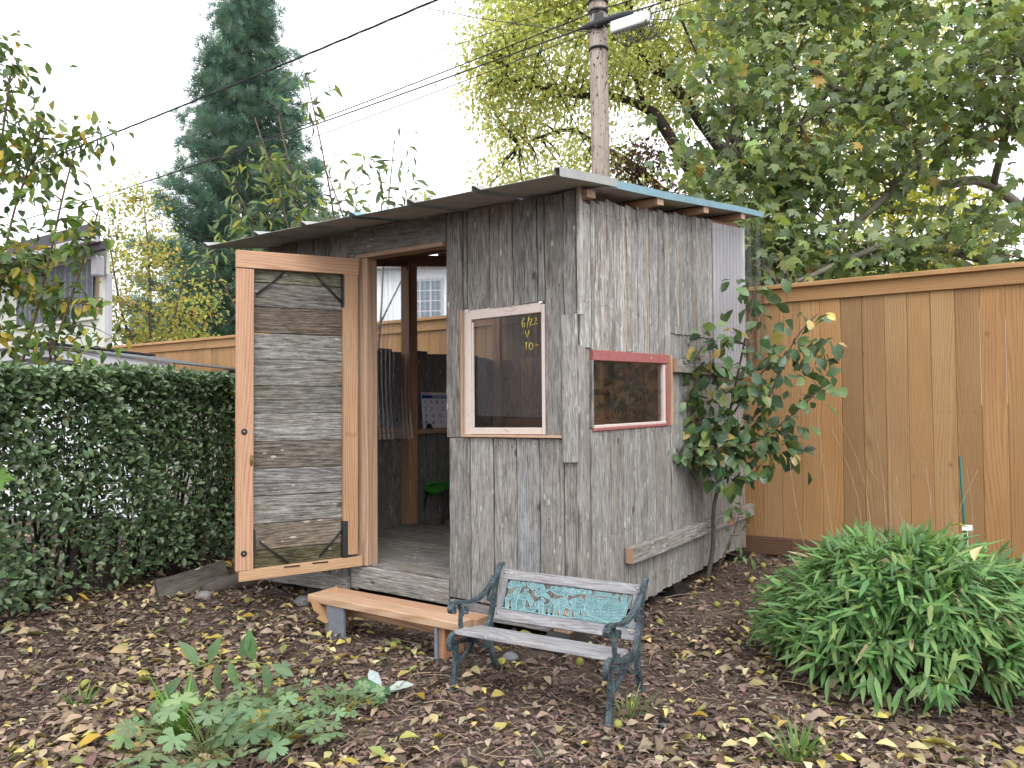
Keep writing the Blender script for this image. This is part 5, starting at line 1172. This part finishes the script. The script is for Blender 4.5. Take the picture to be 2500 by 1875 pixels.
grass('grass_tuft', 'green grass tuft at the bottom edge below the bamboo', (.95, 2.62), 46, .14, .12, 92)
grass('grass_tuft', 'loose grass tuft around the front right foot of the bench', (.44, 3.02), 34, .15, .16, 93, ((.15, .20, .08), (.20, .24, .11)))
grass('grass_tuft', 'small grass tuft among the yellow leaves at the far left', (-1.74, 3.12), 22, .11, .08, 94)
grass('grass_tuft', 'faint grass tuft near the middle of the bottom edge', (.12, 2.66), 10, .08, .08, 95, ((.18, .22, .12),))
def sprig(name, label, pts, lp, size, cols, seed, tm=None, r=.0035, cat='twig', hang=.5, mat='leaf'):
    rg = np.random.default_rng(seed); root = empty(name, pts[0]); tag(root, label, cat); B = np.array(pts[0])
    P = smooth_pts([Vector(p)-Vector(pts[0]) for p in pts], 5); tube('stem', P, [r*(1-.6*i/(len(P)-1)) for i in range(len(P))], M['stem' if mat == 'leaf' else 'twig'], root, 5)
    if lp:
        n = len(lp); pos = np.array([np.array(P[int(s*(len(P)-1))]) for s, *_ in lp]); ax = np.array([a for _, a in lp]); nm = rdir(n, rg)*.4+np.array([0, -.7, .6])
        leaves('leaf_set', tm or T_oval(.38, .06, .12), pos, ax, nm, size*rg.uniform(.8, 1.15, n), pal(n, cols, [1]*len(cols), .1, rg), M['leaf'], root)
    return root
sprig('buddleia_shoot', 'arching shoot with hanging oval grey-green leaves behind the grass shoots', [(-1.45, 3.02, .0), (-1.32, 3.02, .14), (-1.15, 3.02, .22), (-.95, 3.04, .20)],
      [(.35, (-.1, -.2, -1)), (.5, (.1, -.2, -1)), (.55, (-.3, -.1, .5)), (.62, (.25, -.1, .55)), (.7, (.1, -.3, -1)), (.78, (.35, -.2, -.9)), (.85, (.2, 0, .7)), (.45, (-.5, -.1, -.5)), (1.0, (.8, -.2, -.3)), (.95, (.3, -.3, -.9)), (.25, (-.3, -.2, -.8)), (.9, (-.1, -.1, .8))], .125, [(.115, .20, .085), (.15, .24, .11)], 101, cat='shoot')
sprig('fallen_branch', 'fallen twig with silver-backed leaves lying near the timber step', [(-1.02, 3.52, .03), (-.82, 3.46, .06), (-.62, 3.30, .045), (-.52, 3.20, .03)],
      [(.98, (1, .1, .25)), (.95, (-.9, .0, .2)), (.9, (-.5, .6, .3)), (1.0, (.6, .5, .2)), (.85, (-1, .3, .05)), (.92, (.3, -.6, .1))], .12, [(.52, .57, .56), (.10, .20, .09), (.46, .52, .50)], 102, mat='twigm')
sprig('fallen_twig', 'mossy forked grey twig lying among leaves at front left', [(-1.52, 3.10, .02), (-1.44, 2.98, .035), (-1.36, 2.88, .03), (-1.40, 2.80, .02)], [], 0, [], 103, r=.007, mat='twigm')
sprig('fallen_twig', 'thin curved brown twig lying behind the fallen silver-leaved branch', [(-1.15, 3.45, .02), (-.9, 3.55, .035), (-.6, 3.70, .03)], [], 0, [], 104, r=.005, mat='twigm')
sprig('fallen_twig', 'thin straight twig on the mulch right of the bench', [(.62, 3.55, .02), (.78, 3.35, .03), (.92, 3.22, .02)], [], 0, [], 105, r=.003, mat='twigm')
# edging board, log and stones at the foot of the hedge
eb = beam('edging_board', None, (-2.20, 4.78, .07), (-1.90, 5.12, .125), .15, .035, (-.3, .2, 1), M['grey'], 5, .004, (.42, .40, .36, .05)); tag(eb, 'short dark weathered board tilted on edge against the hedge foot', 'board')
lg = tube('log', smooth_pts([(-1.98, 4.92, .04), (-1.86, 5.02, .06), (-1.72, 5.14, .07), (-1.62, 5.2, .05)], 4), [.035, .045, .05, .055, .06, .058, .055, .058, .055, .05, .045, .04, .03], M['log'], None, 9); tag(lg, 'mossy rotting log lying beside the dark edging board', 'log')
def stone(pos, r, label, seed):
    rg = np.random.default_rng(seed); bm = bmesh.new(); bmesh.ops.create_icosphere(bm, subdivisions=2, radius=1)
    for v in bm.verts: v.co = Vector((v.co.x*r, v.co.y*r*.8, v.co.z*r*.62))*float(rg.uniform(.82, 1.12))
    me = bpy.data.meshes.new('stone'); bm.to_mesh(me); bm.free(); o = link('stone', me, M['rock']); o.location = pos; tag(o, label, 'stone')
stone((-1.93, 4.83, .03), .06, 'rounded grey stone at the near end of the log', 3)
stone((-1.28, 4.70, .03), .055, 'grey stone beside the post under the open door', 4)
stone((-.02, 3.66, .02), .04, 'grey stone lying under the bench left of the black pier', 5)
cap = empty('plastic_cap', (.555, 2.915, ghf(.555, 2.915))); tag(cap, 'small black plastic cap lying on the mulch right of the bench', 'cap')
tube('rim', [(0, 0, .0), (0, -.008, .025)], [.020, .018], M['plastic'], cap, 12)

# ------------------------------------------------------------------ fallen fruit, leaves, mulch
spots = [(.388, 2.925, 'against the front right bench foot'), (-.055, 3.60, 'behind the bench by its rear left foot'), (.30, 3.56, 'under the bench next to the black pier'), (1.79, 5.55, 'nearest the fence corner'), (1.58, 5.15, 'between the fruit tree and the bamboo'), (1.33, 4.62, 'nearest the shed wall, left of the bamboo'), (1.20, 4.58, 'lowest of the pair beside the fruit tree'), (.80, 4.25, 'behind the bench, right of the shed corner'), (-1.62, 4.72, 'beyond the open door at the hedge foot'), (-1.83, 3.32, 'far left among yellow leaves'), (-1.14, 3.34, 'behind the oval-leaved shoot'), (-.60, 3.87, 'in the shade before the timber step'), (.46, 3.075, 'in the grass behind the front bench foot')]
bm = bmesh.new(); bmesh.ops.create_icosphere(bm, subdivisions=3, radius=.021)
for v in bm.verts: v.co *= 1+.03*math.sin(v.co.x*190)*math.sin(v.co.y*170+1)*math.sin(v.co.z*150+2)
fm = bpy.data.meshes.new('fruit'); bm.to_mesh(fm); bm.free(); fm.shade_smooth(); fm.materials.append(M['fruit'])
for x, y, where in spots:
    o = link('fallen_fruit', fm, None); o.location = (x, y, ghf(x, y)+.019); s = rnd.uniform(.85, 1.08); o.scale = (s, s, s*rnd.uniform(.92, 1.05)); o.rotation_euler = (rnd.uniform(0, 6), rnd.uniform(0, 6), 0)
    tag(o, 'round yellow-green fallen fruit '+where, 'fruit', 'fallen fruit on the mulch')
def inside_shed(x, y, m=.05):
    c, s = math.cos(rad(34)), math.sin(rad(34)); dx, dy = x-SHC[0], y-SHC[1]
    u = -c*dx+s*dy; v = s*dx+c*dy; return (u > m) & (u < 2.35-m) & (v > m) & (v < 2.7)
def drift(x, y):
    """0 to 1: where leaves have gathered"""
    f = np.sin(2.3*x+1.7*np.sin(1.9*y)+.6)*np.sin(2.9*y+1.3*np.sin(2.2*x))+.6*np.sin(6.1*x+2.0*np.sin(4.3*y))*np.sin(5.3*y+.9)
    return np.clip(.42+.42*f+.22*(x < -.9), .08, 1)
def visible_pts(n, rg, y0=2.3, y1=6.6, near=1.0, drifted=False):
    out = np.zeros((0, 2))
    while len(out) < n:
        y = y0+(y1-y0)*rg.random(n*2)**near; x = rg.uniform(-.74, .74, n*2)*y
        dx, dy = x-SHC[0], y-SHC[1]; c, s = math.cos(rad(34)), math.sin(rad(34)); v = s*dx+c*dy
        ok = (~inside_shed(x, y)) & (v < 2.75)
        if drifted: ok &= rg.random(len(x)) < drift(x, y)
        out = np.concatenate([out, np.stack([x, y], 1)[ok]])
    return out[:n]
rg = np.random.default_rng(77)
# shredded bark
n = 34000; p = visible_pts(n, rg, 2.25, 6.8, 1.3); z = gh(p[:, 0], p[:, 1])+rg.uniform(.0, .014, n)
bx = np.array([(x, y, zz) for zz in (0, .12) for x, y in ((-.16, 0), (.16, 0), (.13, 1), (-.13, .92))]) ; bx[4:, 0] *= .8; bx[6:, 2] *= .6
bf = np.array([(4, 5, 6), (4, 6, 7), (0, 1, 5), (0, 5, 4), (1, 2, 6), (1, 6, 5), (2, 3, 7), (2, 7, 6), (3, 0, 4), (3, 4, 7)])
ax = np.stack([rg.normal(0, 1, n), rg.normal(0, 1, n), rg.normal(0, .16, n)], 1); nm = np.array([0, 0, 1.0])+rg.normal(0, .28, (n, 3))
mc = leaves('bark_mulch', (bx, bf), np.column_stack([p, z]), ax, nm, rg.uniform(.010, .040, n), pal(n, [(.130, .088, .072), (.185, .130, .106), (.25, .184, .150), (.082, .057, .048), (.34, .265, .215)], [3.2, 3.5, 2.2, 1.8, .9], .2, rg), M['litter'])
for pl in mc.data.polygons: pl.use_smooth = False
tag(mc, 'shredded brown bark mulch covering the yard', 'mulch', kind='stuff')
# old brown leaves, curled
n = 8600; p = visible_pts(n, rg, 2.25, 6.9, 1.25, True); z = gh(p[:, 0], p[:, 1])+rg.uniform(.006, .028, n)
ax = np.stack([rg.normal(0, 1, n), rg.normal(0, 1, n), rg.normal(0, .22, n)], 1); nm = np.array([0, 0, 1.0])+rg.normal(0, .38, (n, 3))
lt = leaves('leaf_litter', T_oval(.52, .12, .22), np.column_stack([p, z]), ax, nm, rg.uniform(.024, .074, n), pal(n, [(.20, .145, .11), (.28, .21, .155), (.38, .30, .20), (.14, .098, .075), (.50, .42, .22), (.48, .40, .13)], [3.4, 3.2, 1.9, 2.4, 1.1, 1.0], .2, rg), M['litter'])
tag(lt, 'curled brown dead leaves strewn over the mulch', 'leaf litter', kind='stuff')
# thin stalks
V = []; F = []
for (x, y) in visible_pts(420, rg, 2.3, 6.0, 1.4):
    a = rg.uniform(0, 6.28); l = rg.uniform(.05, .20); zz = ghf(x, y)+rg.uniform(.012, .028); c = rg.normal(0, .02)
    tube_geo(smooth_pts([(x, y, zz), (x+math.cos(a)*l*.5-math.sin(a)*c, y+math.sin(a)*l*.5+math.cos(a)*c, zz+.006), (x+math.cos(a)*l, y+math.sin(a)*l, zz)], 3), rg.uniform(.0008, .0022), 3, V, F, False)
st_ = link('dry_stalks', mesh('dry_stalks', V, F), M['drystem']); tag(st_, 'thin dry leaf stalks scattered on the mulch', 'stalks', kind='stuff')
# the yellow leaves one can pick out
tmp = []
for k in range(8):
    Vt, Ft = T_oval(rnd.uniform(.38, .62), rnd.uniform(.06, .20), rnd.uniform(-.1, .28)); Vt = Vt.copy(); Vt[:, 0] += .10*rnd.uniform(-1, 1)*np.sin(Vt[:, 1]*3); Vt[:, 2] += .05*rnd.uniform(-1, 1)*np.sin(Vt[:, 1]*5)
    me = mesh('fallen_leaf', Vt.tolist(), Ft.tolist(), True); me.materials.append(M['fallen']); tmp.append(me)
Vt, Ft = T_lobed(-.2); ml = mesh('fallen_leaf', Vt.tolist(), Ft.tolist(), True); ml.materials.append(M['fallen'])
p = visible_pts(297, rg, 2.3, 5.9, 1.15, True)
ycol = [((.56, .44, .085), 'bright yellow'), ((.60, .49, .16), 'pale yellow'), ((.64, .55, .26), 'cream yellow'), ((.54, .36, .06), 'orange yellow'), ((.48, .47, .14), 'greenish yellow'), ((.38, .45, .14), 'half green'), ((.50, .38, .20), 'buff')]
def zone(x, y):
    c, s = math.cos(rad(34)), math.sin(rad(34)); v = s*(x-SHC[0])+c*(y-SHC[1])
    if y > 4.1 and x < -.6: return 'between hedge and timber step'
    if x > .6 and y > 3.9: return 'between shed side wall and fence'
    if x < -1.25: return 'in the left foreground'
    if x > .75: return 'around the bamboo mound'
    if y < 3.0: return 'at the front edge before the bench'
    return 'near the bench and timber step'
for k in range(297):
    x, y = p[k]
    if rg.random() < .40: x = -abs(x)*rg.uniform(.3, 1)
    if inside_shed(x, y): y = 3.2
    o = link('fallen_leaf', tmp[k % 8], None); s = rg.uniform(.040, .100)
    o.scale = (s, s, s); o.location = (x, y, ghf(x, y)+rg.uniform(.020, .034)); o.rotation_euler = (rg.normal(0, .25), rg.normal(0, .30), rg.uniform(0, 6.28))
    c, cn = ycol[rg.integers(len(ycol))]; kk = rg.uniform(.50, .88); o.color = (c[0]*kk, c[1]*kk, c[2]*kk, 1)
    zn = zone(x, y); tag(o, '%s fallen leaf on the mulch %s' % (cn, zn), 'leaf', '%s leaves fallen %s' % (cn, zn))
for (x, y, z, rot, s, c, lab) in ((-.965, 4.10, .05, (rad(48), rad(12), rad(20)), .21, (.40, .24, .12), 'large tan maple leaf leaning on the left leg of the timber step'),
                                  (1.80, 3.02, .585, (rad(40), rad(-20), rad(-60)), .11, (.66, .58, .30), 'long pale yellow leaf caught on top of the bamboo'),
                                  (1.97, 3.32, .665, (rad(10), rad(10), rad(40)), .10, (.58, .46, .08), 'bright yellow leaf behind the pale one on the bamboo'),
                                  (1.52, 3.12, .56, (rad(20), rad(30), rad(120)), .08, (.62, .50, .30), 'buff leaf lying on the left side of the bamboo')):
    o = link('fallen_leaf', ml if 'maple' in lab else tmp[2], None); o.location = (x, y, z); o.rotation_euler = rot; o.scale = (s, s, s); o.color = (*c, 1); tag(o, lab, 'leaf')
